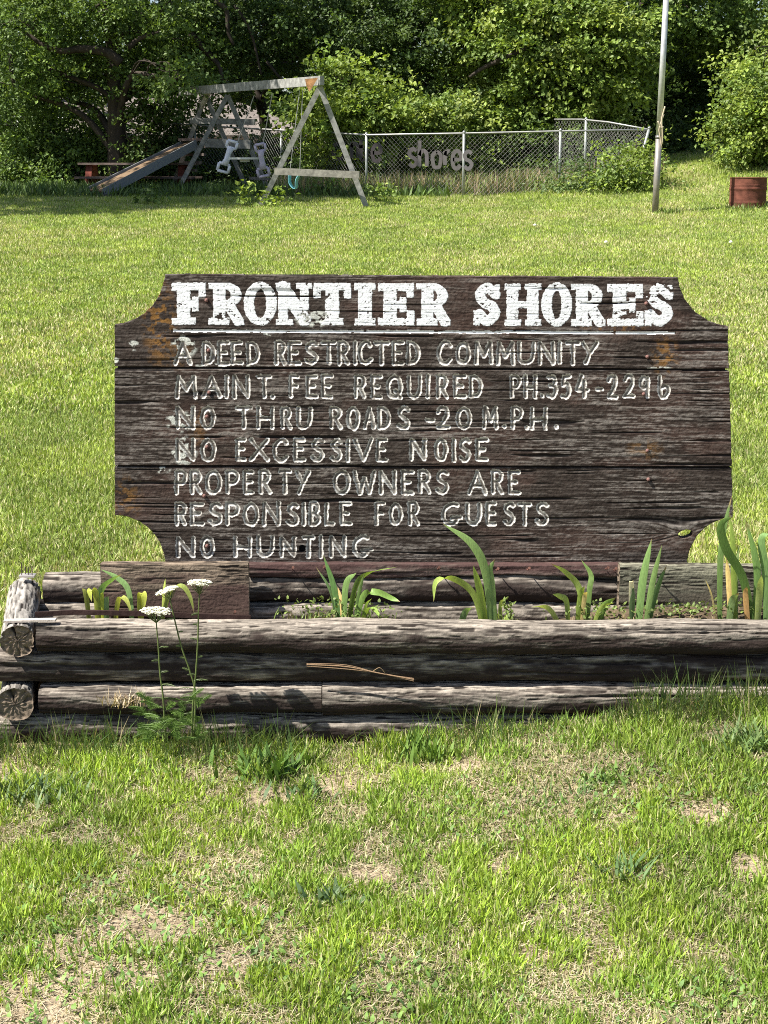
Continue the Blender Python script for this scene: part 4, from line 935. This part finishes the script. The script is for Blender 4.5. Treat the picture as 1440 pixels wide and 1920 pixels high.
tree('cedar_tree', 'deep shaded tree at the right with a dark trunk behind the broken fence corner', up(b, (0, 0, 1.5), (0, 0, 3.5), (0, 0, 8)),
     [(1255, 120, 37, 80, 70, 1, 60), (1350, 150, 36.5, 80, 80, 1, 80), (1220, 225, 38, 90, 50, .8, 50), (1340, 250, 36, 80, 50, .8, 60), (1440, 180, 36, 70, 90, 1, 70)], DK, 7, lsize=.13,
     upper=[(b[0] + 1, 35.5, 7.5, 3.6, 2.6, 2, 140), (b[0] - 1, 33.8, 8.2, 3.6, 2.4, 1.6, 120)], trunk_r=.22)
b = gp(1365, 35)
tree('elm_tree', 'tree with sunlit upper boughs to the right of the flagpole', up(b, (0, 0, 1.5), (0, 0, 3.2), (0, 0, 6)),
     [(1285, 28, 33, 60, 30, .8, 42), (1385, 35, 33, 65, 36, .8, 46), (1325, 70, 33.4, 60, 20, .5, 24), (1405, 95, 33.5, 50, 30, .7, 28)], MD, 8, lsize=.12, upper=[(b[0], 34, 7, 3, 2.4, 1.5, 110), (b[0] + 1.5, 31.5, 7.6, 2.5, 1.6, 1.4, 80)], trunk_r=.16)
b = gp(1490, 29.6)
tree('round_shrub', 'tall light green shrub at the right edge behind the rusty barrel', up(b, (0, 0, .9), (-.05, 0, 2)),
     [(1438, 110, 29.3, 36, 30, .5, 30), (1425, 170, 29.2, 45, 36, .6, 44), (1445, 228, 29.1, 60, 38, .6, 60), (1412, 268, 29.2, 34, 26, .5, 30), (1480, 200, 29.3, 60, 80, .8, 70), (1490, 262, 29.3, 60, 40, .7, 40), (1395, 225, 29.3, 22, 20, .3, 10)], LT, 9, lsize=.105, trunk_r=.07, cat='shrub', group='shrubs under the trees')
# understorey
SH = dict(cat='shrub', group='shrubs under the trees')
b = gp(60, 34.2)
tree('thicket_shrub', 'dark tangled shrub at the far left under the oak', up(b, (0, 0, .8), (.1, 0, 1.5)), [(10, 260, 33.6, 60, 44, .6, 55), (70, 305, 33.2, 70, 38, .6, 60), (10, 345, 32.4, 60, 26, .5, 40), (95, 250, 34, 50, 34, .6, 34)], MD, 10, lsize=.11, trunk_r=.05, **SH)
b = gp(150, 34)
tree('thicket_shrub', 'leafy shrub between the far left thicket and the picnic table', up(b, (0, 0, .8), (.1, 0, 1.4)), [(150, 290, 33.4, 60, 34, .6, 52), (115, 345, 32.4, 60, 24, .5, 40), (190, 330, 33.6, 50, 36, .5, 36), (170, 255, 34, 46, 20, .5, 22)], MD, 11, lsize=.11, trunk_r=.05, **SH)
b = gp(310, 34.2)
tree('thicket_shrub', 'shrub behind the slide and picnic table', up(b, (0, 0, .7), (.1, 0, 1.3)), [(300, 285, 33.6, 60, 36, .5, 48), (350, 315, 33.4, 60, 36, .5, 46), (270, 345, 33.2, 70, 25, .5, 40), (330, 235, 34, 46, 36, .5, 36)], DK, 12, lsize=.11, trunk_r=.05, **SH)
b = gp(470, 34.2)
tree('thicket_shrub', 'dark shrub behind the glider swing below the house roof', up(b, (0, 0, .7), (.1, 0, 1.2)), [(420, 330, 33.6, 60, 34, .5, 48), (480, 305, 33.6, 60, 34, .5, 52), (540, 300, 33, 55, 36, .5, 46), (500, 348, 32.6, 80, 24, .5, 50), (570, 345, 32, 40, 24, .4, 22), (555, 275, 33, 30, 24, .4, 16)], DK, 13, lsize=.11, trunk_r=.05, **SH)
b = gp(960, 32)
tree('thicket_shrub', 'dim shrub behind the middle fence panel', up(b, (0, 0, .6), (.1, 0, 1.1)), [(930, 290, 32, 50, 30, .5, 26), (1010, 280, 31.8, 60, 34, .5, 36), (1060, 262, 31.2, 36, 24, .4, 22), (985, 320, 31.4, 70, 20, .4, 26)], MD, 14, lsize=.11, trunk_r=.04, **SH)
b = gp(1290, 36)
tree('thicket_shrub', 'black shaded shrub under the trees right of the flagpole', up(b, (0, 0, .6), (.1, 0, 1.1)), [(1240, 290, 35, 60, 36, .6, 44), (1320, 290, 34, 70, 34, .6, 50), (1390, 300, 32.5, 50, 26, .6, 36), (1280, 255, 35.5, 60, 30, .5, 30)], DK, 18, lsize=.12, trunk_r=.05, **SH)
b = gp(1105, 28.9)
tree('fence_bush', 'pale green bush growing through the fence near its broken corner', up(b, (0, 0, .3), (0, 0, .6)), [(1085, 340, 28.5, 34, 18, .25, 14), (1120, 325, 28.4, 36, 20, .25, 20), (1130, 350, 28.4, 46, 14, .25, 14)], [(.13, .19, .07), (.11, .17, .06), (.15, .20, .06)], 15, lsize=.09, trunk_r=.03, cat='bush', group='bushes on the fence', limbs=False)
b = gp(1185, 28.2)
tree('fence_bush', 'yellow-green bush against the leaning corner post of the fence', up(b, (0, 0, .4), (.05, 0, .8)), [(1165, 318, 28.0, 20, 18, .22, 12), (1192, 305, 28.0, 16, 16, .22, 9), (1195, 332, 27.9, 26, 18, .25, 13), (1165, 344, 28.0, 26, 12, .25, 10), (1207, 285, 28.0, 7, 10, .12, 2)], YL, 16, lsize=.095, trunk_r=.03, cat='bush', group='bushes on the fence', limbs=False)
# a large tree beyond the left of the frame, whose shade lies across the slide
b = np.array((-11.2, 25.4, float(gz(-11.2, 25.4))))
tree('spreading_oak_tree', 'tall spreading oak standing left of the picture whose shade falls on the slide', up(b, (0, 0, 2), (.1, 0, 4), (0, 0, 8)), [], MD, 17, per=30, upper=[(-10.2, 24.7, 6.8, 3.0, 1.7, 1.2, 110), (-8.7, 25.7, 7.3, 2.3, 1.5, 1.1, 110), (-7.0, 27.0, 7.7, 2.0, 1.2, 1.0, 70), (-10.5, 26.6, 8.8, 3, 2.0, 1.4, 70), (-7.2, 27.6, 8.8, 2.4, 1.6, 1.2, 60)], trunk_r=.28)
# far woods: one mass
rng = np.random.RandomState(99); parts = []
for k in range(60):
    x = -17 + k * .6 + rng.uniform(-.4, .4); Y = rng.uniform(50, 54); zc = rng.uniform(.2, 9)
    parts.append(spray_leaves(rng, (x, Y, zc), (1.9, 1.3, 1.9), 44, 22, .3, DK, .1))
for k in range(60):
    x = -19 + k * .65; Y = rng.uniform(55, 60); parts.append(spray_leaves(rng, (x, Y, rng.uniform(0, 9)), (2.6, 1.5, 2.6), 50, 22, .36, DK, .1))
for k in range(26):
    x = rng.choice([rng.uniform(-15, -8.5), rng.uniform(0, 13)]); Y = rng.uniform(39, 44); parts.append(spray_leaves(rng, (x, Y, rng.uniform(.2, 5.5)), (1.9, 1.3, 1.6), 44, 22, .24, DK, .1))
for k in range(16):
    x = rng.uniform(2.5, 12); Y = rng.uniform(38.5, 42); parts.append(spray_leaves(rng, (x, Y, rng.uniform(.5, 4)), (1.6, 1.2, 1.6), 50, 22, .22, DK, .1))
o = crown('far_woods', parts, None); tag(o, 'dense dark wood filling the background beyond the house and trees', 'woods', kind='stuff')
# tall dry grass and weeds at the foot of the fence
rg = np.random.RandomState(31)
n = 9000; x = rg.uniform(-2.0, 5.2, n); y = 29.0 + np.abs(rg.normal(0, .75, n)) + .15
kp = rg.rand(n) < sst(.3, .6, fbm(x * 1.5, y * 1.5, 33, 2)) + .15; x, y = x[kp], y[kp]; n = len(x)
P = np.stack([x, y, gz(x, y) - .01], -1)
C = np.array([(.38, .29, .18), (.30, .25, .13), (.17, .23, .055), (.14, .21, .06), (.42, .32, .24), (.16, .22, .05), (.20, .24, .08)])[rg.randint(7, size=n)] * rg.uniform(.7, 1.2, (n, 1))
v, f, l, cc = blades(P, rg.uniform(.10, .50, n), rg.uniform(.008, .022, n), rg.uniform(0, 6.28, n), rg.uniform(.05, .6, n), C, 2, face=rg.uniform(-.8, .8, n))
o = npmesh('tall_dry_grass', v, f, l, M_blade, None, cc); tag(o, 'tall dry tan grass and weeds growing along the fence', 'grass', kind='stuff')
# rank weeds at the shaded edge of the lawn
n = 6000; x = rg.uniform(-8, 1.2, n); y = 28.6 + rg.rand(n) * 2.6
P = np.stack([x, y, gz(x, y) - .01], -1); C = np.array([(.07, .12, .03), (.10, .16, .035), (.06, .10, .03)])[rg.randint(3, size=n)] * rg.uniform(.7, 1.3, (n, 1))
v, f, l, cc = blades(P, rg.uniform(.1, .32, n), rg.uniform(.015, .045, n), rg.uniform(0, 6.28, n), rg.uniform(.1, .8, n), C, 2, face=rg.uniform(-1, 1, n))
o = npmesh('edge_weeds', v, f, l, M_blade, None, cc); tag(o, 'dark rank weeds along the shaded edge under the trees', 'weeds', kind='stuff')
for px, py, n_, lab in ((450, 372, 24, 'small leafy weed clump at the shaded lawn edge left of the sunlit swing leg'), (470, 385, 40, 'light green weed clump at the foot of the sunlit swing leg'), (512, 386, 34, 'weed clump just right of the sunlit swing foot'), (285, 375, 36, 'weed clump beside the bottom of the slide'), (590, 350, 30, 'dark weed stalk standing under the low brace of the swing set'), (615, 360, 30, 'second dark weed stalk under the low brace nearer its right leg'), (715, 370, 50, 'dark weed bush at the foot of the dark fence post'), (800, 340, 60, 'bright fern-like weeds along the fence foot left of the pale post')):
    p = G(px, min(py + 8, 388)); r_ = np.random.RandomState(px)
    lv = spray_leaves(r_, np.array(p) + np.array([0, 0, .16]), (.14, .12, .16), n_ // 4 + 2, 8, .09, YL if 440 < px < 520 else (MD if px < 700 else LT), .0, sprlen=(.05, .2))
    o = crown('weed_clump', [lv], None, origin=p); tag(o, lab, 'weed')

# ------------------------------------------------------------------ house behind the trees
hz0 = float(gz(-8, 42)) - .1
hs = thing('house', (-6, 44.5, hz0), 'low house with brown shingle roof half hidden behind the trees', 'house')
E0, E1, eY0, eY1, ez, rzz = -10.0, -1.55, 41.2, 48.5, 2.55, 3.85
mb = MB(); mb.add([(E0, eY0, ez), (E1, eY0, ez), (-4.9, 44.9, rzz), (E0, 44.9, rzz), (E1, eY1, ez), (E0, eY1, ez)], [(0, 1, 2, 3), (1, 4, 2), (4, 5, 3, 2), (0, 3, 5), (0, 5, 4, 1)], (.155, .135, .122))
mb.box(((E0 + E1) / 2, eY0 + .02, ez - .12), (E1 - E0, .05, .2), (.09, .07, .06)); mb.build('roof', M_roof, hs)
mb = MB(); mb.box(((E0 + E1) / 2 - .4, 44.9, (hz0 + ez) / 2 - .05), (E1 - E0 - 1.6, 6.2, ez - hz0 - .12), (.16, .10, .075)); mb.build('wall', M_roof, hs)
for x in (-4.6, -7.5):
    mb = MB(); mb.box((x, 41.79, hz0 + 1.35), (1.3, .06, 1.0), (.04, .045, .05)); wn = mb.build('window', M_plain, hs)
    mb = MB()
    for dx in (-.68, .68): mb.box((x + dx, 41.765, hz0 + 1.35), (.07, .06, 1.14), (.6, .6, .57))
    for dz in (-.54, .54): mb.box((x, 41.77, hz0 + 1.35 + dz), (1.28, .06, .07), (.6, .6, .57))
    mb.build('frame', M_plain, wn)

# ------------------------------------------------------------------ swing set
G1, G2, G3 = (.25, .25, .235), (.17, .17, .16), (.14, .13, .115)
A1 = V(600, 160, 26.5); A2 = V(427, 176, 30.0); A3 = V(386, 176, 31.0)
f1l, f1r = G(486, 385), G(689, 388); f2l, f2r = V(328, 366, 30), V(508, 368, 30.2); f3l, f3r = V(318, 362, 31.4), V(468, 366, 31)
for p in (f2l, f2r, f3l, f3r): p.z = float(gz(p.x, p.y))
sw = thing('swing_set', (A1 + A2) / 2 * 1.0 - Vector((0, 0, (A1.z + A2.z) / 2 - float(gz(-2, 28)))), 'weathered grey timber swing set with two A-frames and a slide', 'swing set')
bd = (A2 - A1).normalized()
mb = MB(); mb.beam(V(604, 151, 26.3), V(338, 172, 31.4), .08, .15, col=G1); mb.build('top_beam', M_grey, sw)
for a, fs_, s in ((A1, (f1l, f1r), .088), (A2, (f2l, f2r), .085), (A3, (f3l, f3r), .085)):
    for ft in fs_:
        mb = MB(); mb.beam(ft - Vector((0, 0, .05)), a + Vector((0, -.03, -.03)), s, s, up=(0, 1, 0), col=G1 if a is A1 else G2); mb.build('leg', M_grey, sw)
def brace(pa, pb, h_, t_, col, nm='brace'):
    mb = MB(); mb.beam(pa, pb, t_, h_, col=col); return mb.build(nm, M_grey, sw)
brace(V(515, 321, 26.45), V(674, 328, 26.2), .115, .05, (.21, .20, .175))
brace(V(357, 226, 30.9), V(478, 229, 30.4), .11, .05, G2)
brace(V(385, 268, 30.4), V(470, 271, 30.0), .16, .05, G2, 'deck_board')
brace(V(345, 262, 31.2), V(402, 262, 30.6), .05, .3, (.12, .09, .08), 'deck_board')
brace(V(468, 334, 30.2), V(506, 336, 30.1), .05, .05, G3)
brace(V(378, 200, 31.0), V(396, 165, 30.4), .10, .05, (.42, .40, .37), 'gusset')
mb = MB(); mb.prism([V(572, 148, 26.28), V(596, 146, 26.28), V(584, 166, 26.28), V(580, 172, 26.28), V(574, 160, 26.28)], (0, .03, 0), (.42, .22, .10)); mb.build('bracket', M_rust, sw)
for k in range(5):   # ladder rungs between deck and ground
    mb = MB(); u = k / 5; mb.beam(V(352 - 14 * u, 275 + 74 * u, 31.2), V(392 - 40 * u, 275 + 74 * u, 30.5), .05, .05, col=(.10, .08, .07)); mb.build('ladder_rung', M_grey, sw)
# slide: channel with raised sides
ta, tb = V(346, 264, 31.2), V(368, 268, 30.6); ba, bb = V(167, 373, 29.3), V(194, 376, 28.75)
for p in (ba, bb): p.z = float(gz(p.x, p.y)) + .12
for p in (ta, tb): p.z = (ta.z + tb.z) / 2
nrm = (ba - ta).cross(bb - ba).normalized(); nrm = nrm if nrm.z > 0 else -nrm
sl = None
mb = MB(); mb.prism([ta, tb, bb, ba], -nrm * .03, (.17, .115, .07)); sl = mb.build('slide', M_plain, sw); sl['label'] = 'slide with brown worn bed and grey-blue sides'
for a, b_ in ((ta, ba), (tb, bb)):
    mb = MB(); mb.beam(a - nrm * .035, b_ - nrm * .035, .03, .16, up=nrm, col=(.17, .18, .185)); mb.build('slide_side', M_plain, sl)
mb = MB(); mb.beam(bb - Vector((.02, 0, .10)), bb + Vector((.12, .1, -.10)), .08, .10, col=(.1, .1, .09)); mb.build('slide_foot', M_grey, sl)

# glider: two spool-shaped seat panels and a seat board, hung on ropes
gl = thing('glider_swing', V(455, 300, 28.2), 'white and lilac plastic glider swing hanging from the beam', 'glider')
def panel(px, py, Y, s, yaw, col, nm):
    # outline of the panel with two rounded openings, as rims round each opening plus the waist
    o_ = V(px, py, Y); R = Matrix.Rotation(yaw, 4, 'Y')
    k = Y / F_PX * s
    mb = MB()
    def ring(cx, cy, w_, h_, t_):
        for a, b_ in (((-w_, -h_), (w_, -h_)), ((w_, -h_), (w_, h_)), ((w_, h_), (-w_, h_)), ((-w_, h_), (-w_, -h_))):
            pa = o_ + R @ Vector(((cx + a[0]) * k, 0, (cy + a[1]) * k)); pb = o_ + R @ Vector(((cx + b_[0]) * k, 0, (cy + b_[1]) * k))
            mb.tube([pa, pb], t_ * k, 8, col)
    ring(2, 22, 9, 6, 2.6); ring(-2, -22, 10, 7, 2.8)
    mb.tube([o_ + R @ Vector((2 * k, 0, 17 * k)), o_ + R @ Vector((0, 0, 6 * k)), o_ + R @ Vector((0, 0, -6 * k)), o_ + R @ Vector((-2 * k, 0, -16 * k))], [7 * k, 5 * k, 5.5 * k, 7 * k], 10, col)
    return mb.build(nm, M_plain, gl, True)
panel(427, 293, 28.4, 1.0, .28, (.66, .66, .72), 'seat_back')
panel(491, 300, 27.9, 1.0, -.2, (.40, .36, .46), 'seat_back')
mb = MB(); c0 = V(459, 299, 28.1); n_ = 20
ring_ = [c0 + Vector((.29 * math.cos(a), .13 * math.sin(a), .0)) for a in np.linspace(0, 6.283, n_, endpoint=False)]
mb.prism(ring_, (0, 0, .035), (.60, .60, .56)); mb.prism([p * .3 + c0 * .7 - Vector((0, 0, .002)) for p in ring_], (0, 0, -.04), (.5, .5, .47)); mb.build('seat_board', M_plain, gl)
for px, top_py, Y, py in ((445, 165, 28.9, 268), (492, 160, 28.2, 275)):
    mb = MB(); tpt = A1.lerp(A2, (Y - 26.5) / 3.5) - Vector((0, 0, .06)); mb.tube([tpt, V(px, py, Y)], .008, 5, (.35, .33, .30)); mb.build('rope', M_plain, gl)
# folded turquoise sling seat
sg = thing('sling_swing', V(552, 330, 27.2), 'turquoise folded plastic sling swing seat under the low brace', 'swing')
mb = MB(); pts = catmull([V(543, 326, 27.2), V(543, 342, 27.22), V(550, 353, 27.2), V(556, 352, 27.2), V(557, 338, 27.16), V(562, 328, 27.15)], 5)
mb.ribbon(pts, [.11] * len(pts), (.35, .93, 0), (.16, .40, .45), .15); so = mb.build('seat', M_plain, sg, True)
md = so.modifiers.new('thickness', 'SOLIDIFY'); md.thickness = .012
for px in (543, 562):
    mb = MB(); mb.tube([A1.lerp(A2, .2) - Vector((0, 0, .05)) + Vector((.05 * (px > 550), 0, 0)), V(px, 327, 27.2)], .006, 5, (.30, .30, .29)); mb.build('chain', M_metal, sg)

# ------------------------------------------------------------------ picnic table
RB = (.15, .045, .032)
pt0 = gp(255, 31.0)
pt = thing('picnic_table', pt0, 'old red-brown wooden picnic table standing behind the slide', 'picnic table')
x0, y0, z0 = pt0; Lh = 1.15
mb = MB()
for k in range(5): mb.box((x0 + .1, y0 - .32 + k * .16, z0 + .56), (2 * Lh, .145, .04), (.17, .13, .11))
mb.build('tabletop', M_grey, pt)
for dy in (-.68, .68):
    mb = MB(); mb.box((x0 + .1, y0 + dy, z0 + .30), (2 * Lh, .25, .04), (.12, .09, .08)); mb.build('bench', M_grey, pt)
for dx in (-.85, .95):
    for s in (-1, 1):
        mb = MB(); mb.beam((x0 + dx, y0 + s * .58, z0 - .03), (x0 + dx, y0 + s * .25, z0 + .54), .06, .12, up=(1, 0, 0), col=RB); mb.build('leg', M_grey, pt)
    mb = MB(); mb.beam((x0 + dx + .05, y0 - .75, z0 + .25), (x0 + dx + .05, y0 + .75, z0 + .25), .04, .1, col=RB); mb.build('cross_member', M_grey, pt)

# ------------------------------------------------------------------ chain link fences
def fence(label, path, posts, seed, rail=True, corner=None):
    """path: (px, rail_y, Y) along the top; ground found below."""
    T = [V(a, b, Y) for a, b, Y in path]
    B = [Vector((p.x, p.y, float(gz(p.x, p.y)))) for p in T]
    if corner is not None: B[corner[0]] = corner[1]
    th = thing('chain_link_fence', B[0], label, 'fence')
    for a, b, Y, base in posts:
        tp = V(a, b, Y); bs = Vector((tp.x, tp.y, float(gz(tp.x, tp.y)) - .05)) if base is None else base
        d_ = (tp - bs).normalized()
        mb = MB(); mb.tube([bs, tp], .026, 10, (.32, .34, .32)); mb.tube([tp, tp + d_ * .03, tp + d_ * .05], [.030, .028, .008], 10, (.34, .35, .34)); mb.build('post', M_metal, th, True)
    mb = MB(); mb.tube(T, .017, 8, (.30, .30, .29)); mb.build('top_rail', M_metal, th, True)
    # woven mesh: two families of slanted wires between rail and ground
    L = [0]
    for p, q in zip(T[:-1], T[1:]): L.append(L[-1] + (q - p).length)
    S = L[-1]; Hh = 1.12; pitch = .085; mb = MB()
    Ta = np.array([tuple(p) for p in T]); Ba = np.array([tuple(p) for p in B])
    def pt_(s, v):
        t = np.array([np.interp(s, L, Ta[:, i]) for i in range(3)]); b_ = np.array([np.interp(s, L, Ba[:, i]) for i in range(3)])
        return t * v + b_ * (1 - v)
    k = -Hh
    while k < S:
        for sg_ in (0, 1):
            s0, s1 = k, k + Hh; v0, v1 = (0.02, 1.0) if sg_ else (1.0, 0.02)
            if s0 < 0: v0 = v0 + (v1 - v0) * (-s0 / Hh); s0 = 0
            if s1 > S: v1 = v0 + (v1 - v0) * (S - s0) / (s1 - s0); s1 = S
            if s1 - s0 > .02:
                m_ = max(1, int((s1 - s0) / .6)); pts = [pt_(s0 + (s1 - s0) * j / m_, v0 + (v1 - v0) * j / m_) for j in range(m_ + 1)]
                mb.tube(pts, .0023, 3, (.30, .29, .28), cap=False)
        k += pitch
    mb.build('wire_mesh', M_metal, th)
    return th
cb = G(1188, 350); ctop = V(1217, 243, 28.4)
fence('long grey chain-link fence crossing behind the swing set to the flagpole', [(-60, 216, 35.2), (200, 224, 34.2), (450, 240, 32.5), (690, 253, 29.4), (870, 250, 28.9), (1050, 246, 28.7), (1217, 243, 28.4)],
      [(33, 217.5, 34.85, None), (200, 224, 34.2, None), (365, 234.5, 33.05, None), (527, 245, 31.5, None), (687, 253, 29.45, None), (870, 250, 28.9, None), (1051, 246, 28.7, None), (1217, 242, 28.4, cb)], 1, corner=(6, cb))
fence('sagging end run of chain-link fence with raised rail behind the leaning corner post', [(1217, 243, 28.42), (1140, 229, 29.3), (1090, 224, 29.9), (1040, 224, 30.6)],
      [(1099, 225, 29.8, None)], 2, corner=(0, cb + Vector((.02, .05, 0))))

# cut-out letters wired to the fence
def stroke_letter(ch, px, py, Y, hpx, wpx, label, col=(.20, .185, .19), th_=.1):
    k = Y / F_PX; base = V(px, py, Y); mb = MB()
    SH = {'o': [(1, [(.5, .62), (.05, .5), (0, .3), (.15, .05), (.5, 0), (.85, .05), (1, .3), (.95, .5), (.5, .62)])], 'r': [(0, [(.1, 0), (.1, .62)]), (1, [(.1, .42), (.4, .6), (.8, .6)])],
          'n': [(0, [(.08, 0), (.08, .62)]), (1, [(.08, .45), (.4, .62), (.8, .55), (.92, .35), (.92, 0)])], 't': [(1, [(.4, .9), (.4, .2), (.55, 0), (.85, .05)]), (0, [(.05, .6), (.85, .6)])],
          'i': [(0, [(.5, 0), (.5, .58)]), (0, [(.5, .78), (.5, .86)])], 'e': [(1, [(.05, .32), (.95, .34), (.85, .56), (.5, .63), (.1, .5), (.02, .25), (.2, .04), (.6, 0), (.95, .12)])],
          's': [(1, [(.92, .55), (.5, .63), (.08, .52), (.2, .36), (.7, .28), (.92, .14), (.5, 0), (.05, .1)])], 'h': [(0, [(.08, 0), (.08, 1)]), (1, [(.08, .42), (.45, .62), (.85, .52), (.92, .3), (.92, 0)])]}
    for sm, pts in SH[ch]:
        Q = [base + Vector((u * wpx * k, 0, v * hpx * k)) for u, v in pts]
        if sm: Q = [Vector(q_) for q_ in catmull(Q, 4)]
        m_ = len(Q); r_ = .034
        vs = []; fs_ = []
        for i, p in enumerate(Q):
            d_ = (Q[min(i + 1, m_ - 1)] - Q[max(i - 1, 0)]).normalized(); s_ = Vector((-d_.z, 0, d_.x)) * r_
            vs += [p + s_ + Vector((0, -.009, 0)), p - s_ + Vector((0, -.009, 0)), p - s_ + Vector((0, .009, 0)), p + s_ + Vector((0, .009, 0))]
        for i in range(m_ - 1):
            a = 4 * i; fs_ += [(a + j, a + (j + 1) % 4, a + 4 + (j + 1) % 4, a + 4 + j) for j in range(4)]
        fs_ += [(3, 2, 1, 0), tuple(range(4 * m_ - 4, 4 * m_))]
        mb.add(vs, fs_, col)
    o = mb.build('fence_letter', M_plain, None, origin=base); return tag(o, label, 'letter', 'cut-out letters on the fence')
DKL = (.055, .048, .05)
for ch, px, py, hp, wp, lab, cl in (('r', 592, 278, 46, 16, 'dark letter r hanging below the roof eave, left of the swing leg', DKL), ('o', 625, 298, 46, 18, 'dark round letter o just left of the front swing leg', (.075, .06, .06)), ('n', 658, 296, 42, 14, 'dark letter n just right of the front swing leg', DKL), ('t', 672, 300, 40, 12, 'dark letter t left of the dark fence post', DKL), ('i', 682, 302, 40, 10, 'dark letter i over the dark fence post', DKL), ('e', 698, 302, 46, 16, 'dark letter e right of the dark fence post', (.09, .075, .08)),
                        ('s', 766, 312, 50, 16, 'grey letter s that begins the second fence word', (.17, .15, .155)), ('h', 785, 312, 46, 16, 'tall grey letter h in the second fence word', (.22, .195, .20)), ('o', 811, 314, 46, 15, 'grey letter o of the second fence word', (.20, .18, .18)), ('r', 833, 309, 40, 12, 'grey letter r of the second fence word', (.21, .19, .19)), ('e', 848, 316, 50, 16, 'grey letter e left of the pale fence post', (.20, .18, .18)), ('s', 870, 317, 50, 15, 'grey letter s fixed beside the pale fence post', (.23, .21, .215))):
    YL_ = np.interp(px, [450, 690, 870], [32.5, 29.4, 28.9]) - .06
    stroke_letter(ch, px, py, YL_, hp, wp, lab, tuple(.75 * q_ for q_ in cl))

# ------------------------------------------------------------------ flagpole
fb = G(1228, 399); ftp = V(1252, -60, fb.y)
fp = thing('flagpole', fb, 'tall pale grey metal flagpole standing on the lawn', 'flagpole')
ftop = fb + (ftp - fb).normalized() * 7.2
mb = MB(); mb.tube([fb - Vector((0, 0, .1)), fb.lerp(ftop, .16)], [.052, .050], 16, (.26, .24, .22)); mb.tube([fb.lerp(ftop, .16), fb.lerp(ftop, .5)], [.048, .044], 16, (.47, .48, .48)); mb.tube([fb.lerp(ftop, .5), ftop], [.040, .034], 16, (.5, .5, .5))
mb.tube([fb.lerp(ftop, .158), fb.lerp(ftop, .164)], .055, 16, (.2, .19, .18)); mb.build('pole', M_metal, fp, True)
mb = MB(); mb.lathe(ftop, [(.001, -.01), (.05, .01), (.06, .06), (.04, .1), (.001, .11)], 12, (.5, .45, .2)); mb.build('finial', M_metal, fp, True)
mb = MB(); dvec = (ftop - fb).normalized()
def al(u, dx): return fb + dvec * u + Vector((dx, -.055, 0))
mb.tube(catmull([al(1.62, .06), al(1.42, .02), al(1.25, .04), al(1.05, .05)], 5), .012, 6, (.45, .38, .26)); mb.tube(catmull([al(1.5, .05), al(1.3, -.01), al(1.2, .0), al(1.0, .045)], 5), .009, 6, (.5, .42, .3))
mb.tube(catmull([al(1.40, -.04), al(1.3, .02), al(1.32, .05)], 5), .012, 6, (.42, .36, .26))
mb.build('frayed_rope', M_plain, fp, True)

# ------------------------------------------------------------------ rusty barrel
bb_ = G(1401, 386)
br = thing('burn_barrel', bb_, 'rusty brown cut-down steel barrel at the right edge of the lawn', 'barrel')
R_ = 33 / F_PX * bb_.y; H_ = 50 / F_PX * bb_.y
prof = [(R_ * .98, -.03)]
for k in range(41):
    z = H_ * k / 40; u = z / H_; rr = R_ * (1 + .035 * math.exp(-((u - .62) / .05) ** 2) + .02 * math.exp(-((u - .74) / .02) ** 2) + .02 * math.exp(-((u - .12) / .04) ** 2)); prof.append((rr, z))
prof += [(R_ * 1.02, H_), (R_ * 1.02, H_ + .012), (R_ * .97, H_ + .012), (R_ * .96, H_ - .02), (R_ * .96, .04)]
mb = MB(); mb.lathe(bb_, prof, 48, (.125, .047, .032)); mb.build('drum', M_rust, br, True)
mb = MB(); mb.lathe(bb_, [(R_ * .97, .05), (.001, .08)], 24, (.05, .04, .035)); mb.build('ash', M_rust, br)
tuft(1400, 390, bb_.y - .4, 110, 300, .16, [(.16, .22, .06), (.13, .19, .05)], 'long grass growing round the foot of the rusty barrel', (.010, .018), (.1, .7), cat='grass tuft', seed=51, zoff=None)
tuft(1250, 402, fb.y - .1, 90, 180, .13, [(.14, .21, .04), (.12, .18, .04)], 'longer grass round the foot of the flagpole', (.010, .018), (.1, .7), cat='grass tuft', seed=52, zoff=None)
# three white clover-like flowers far out on the lawn
for px, py, lab in ((1003, 430, 'tiny white flower on the far lawn left of the flagpole foot'), (1136, 463, 'tiny white flower on the lawn above the sign, middle of the three'), (1370, 463, 'tiny white flower on the lawn above the sign, at the right')):
    p = G(px, py); mb = MB()
    mb.lathe(p + Vector((0, 0, .06)), [(.001, -.02), (.018, -.012), (.024, 0), (.018, .012), (.001, .02)], 10, (.8, .8, .76)); mb.tube([p, p + Vector((0, 0, .05))], .003, 5, (.12, .17, .05))
    o = mb.build('clover_flower', M_petal, None, True, origin=p); tag(o, lab, 'flower')
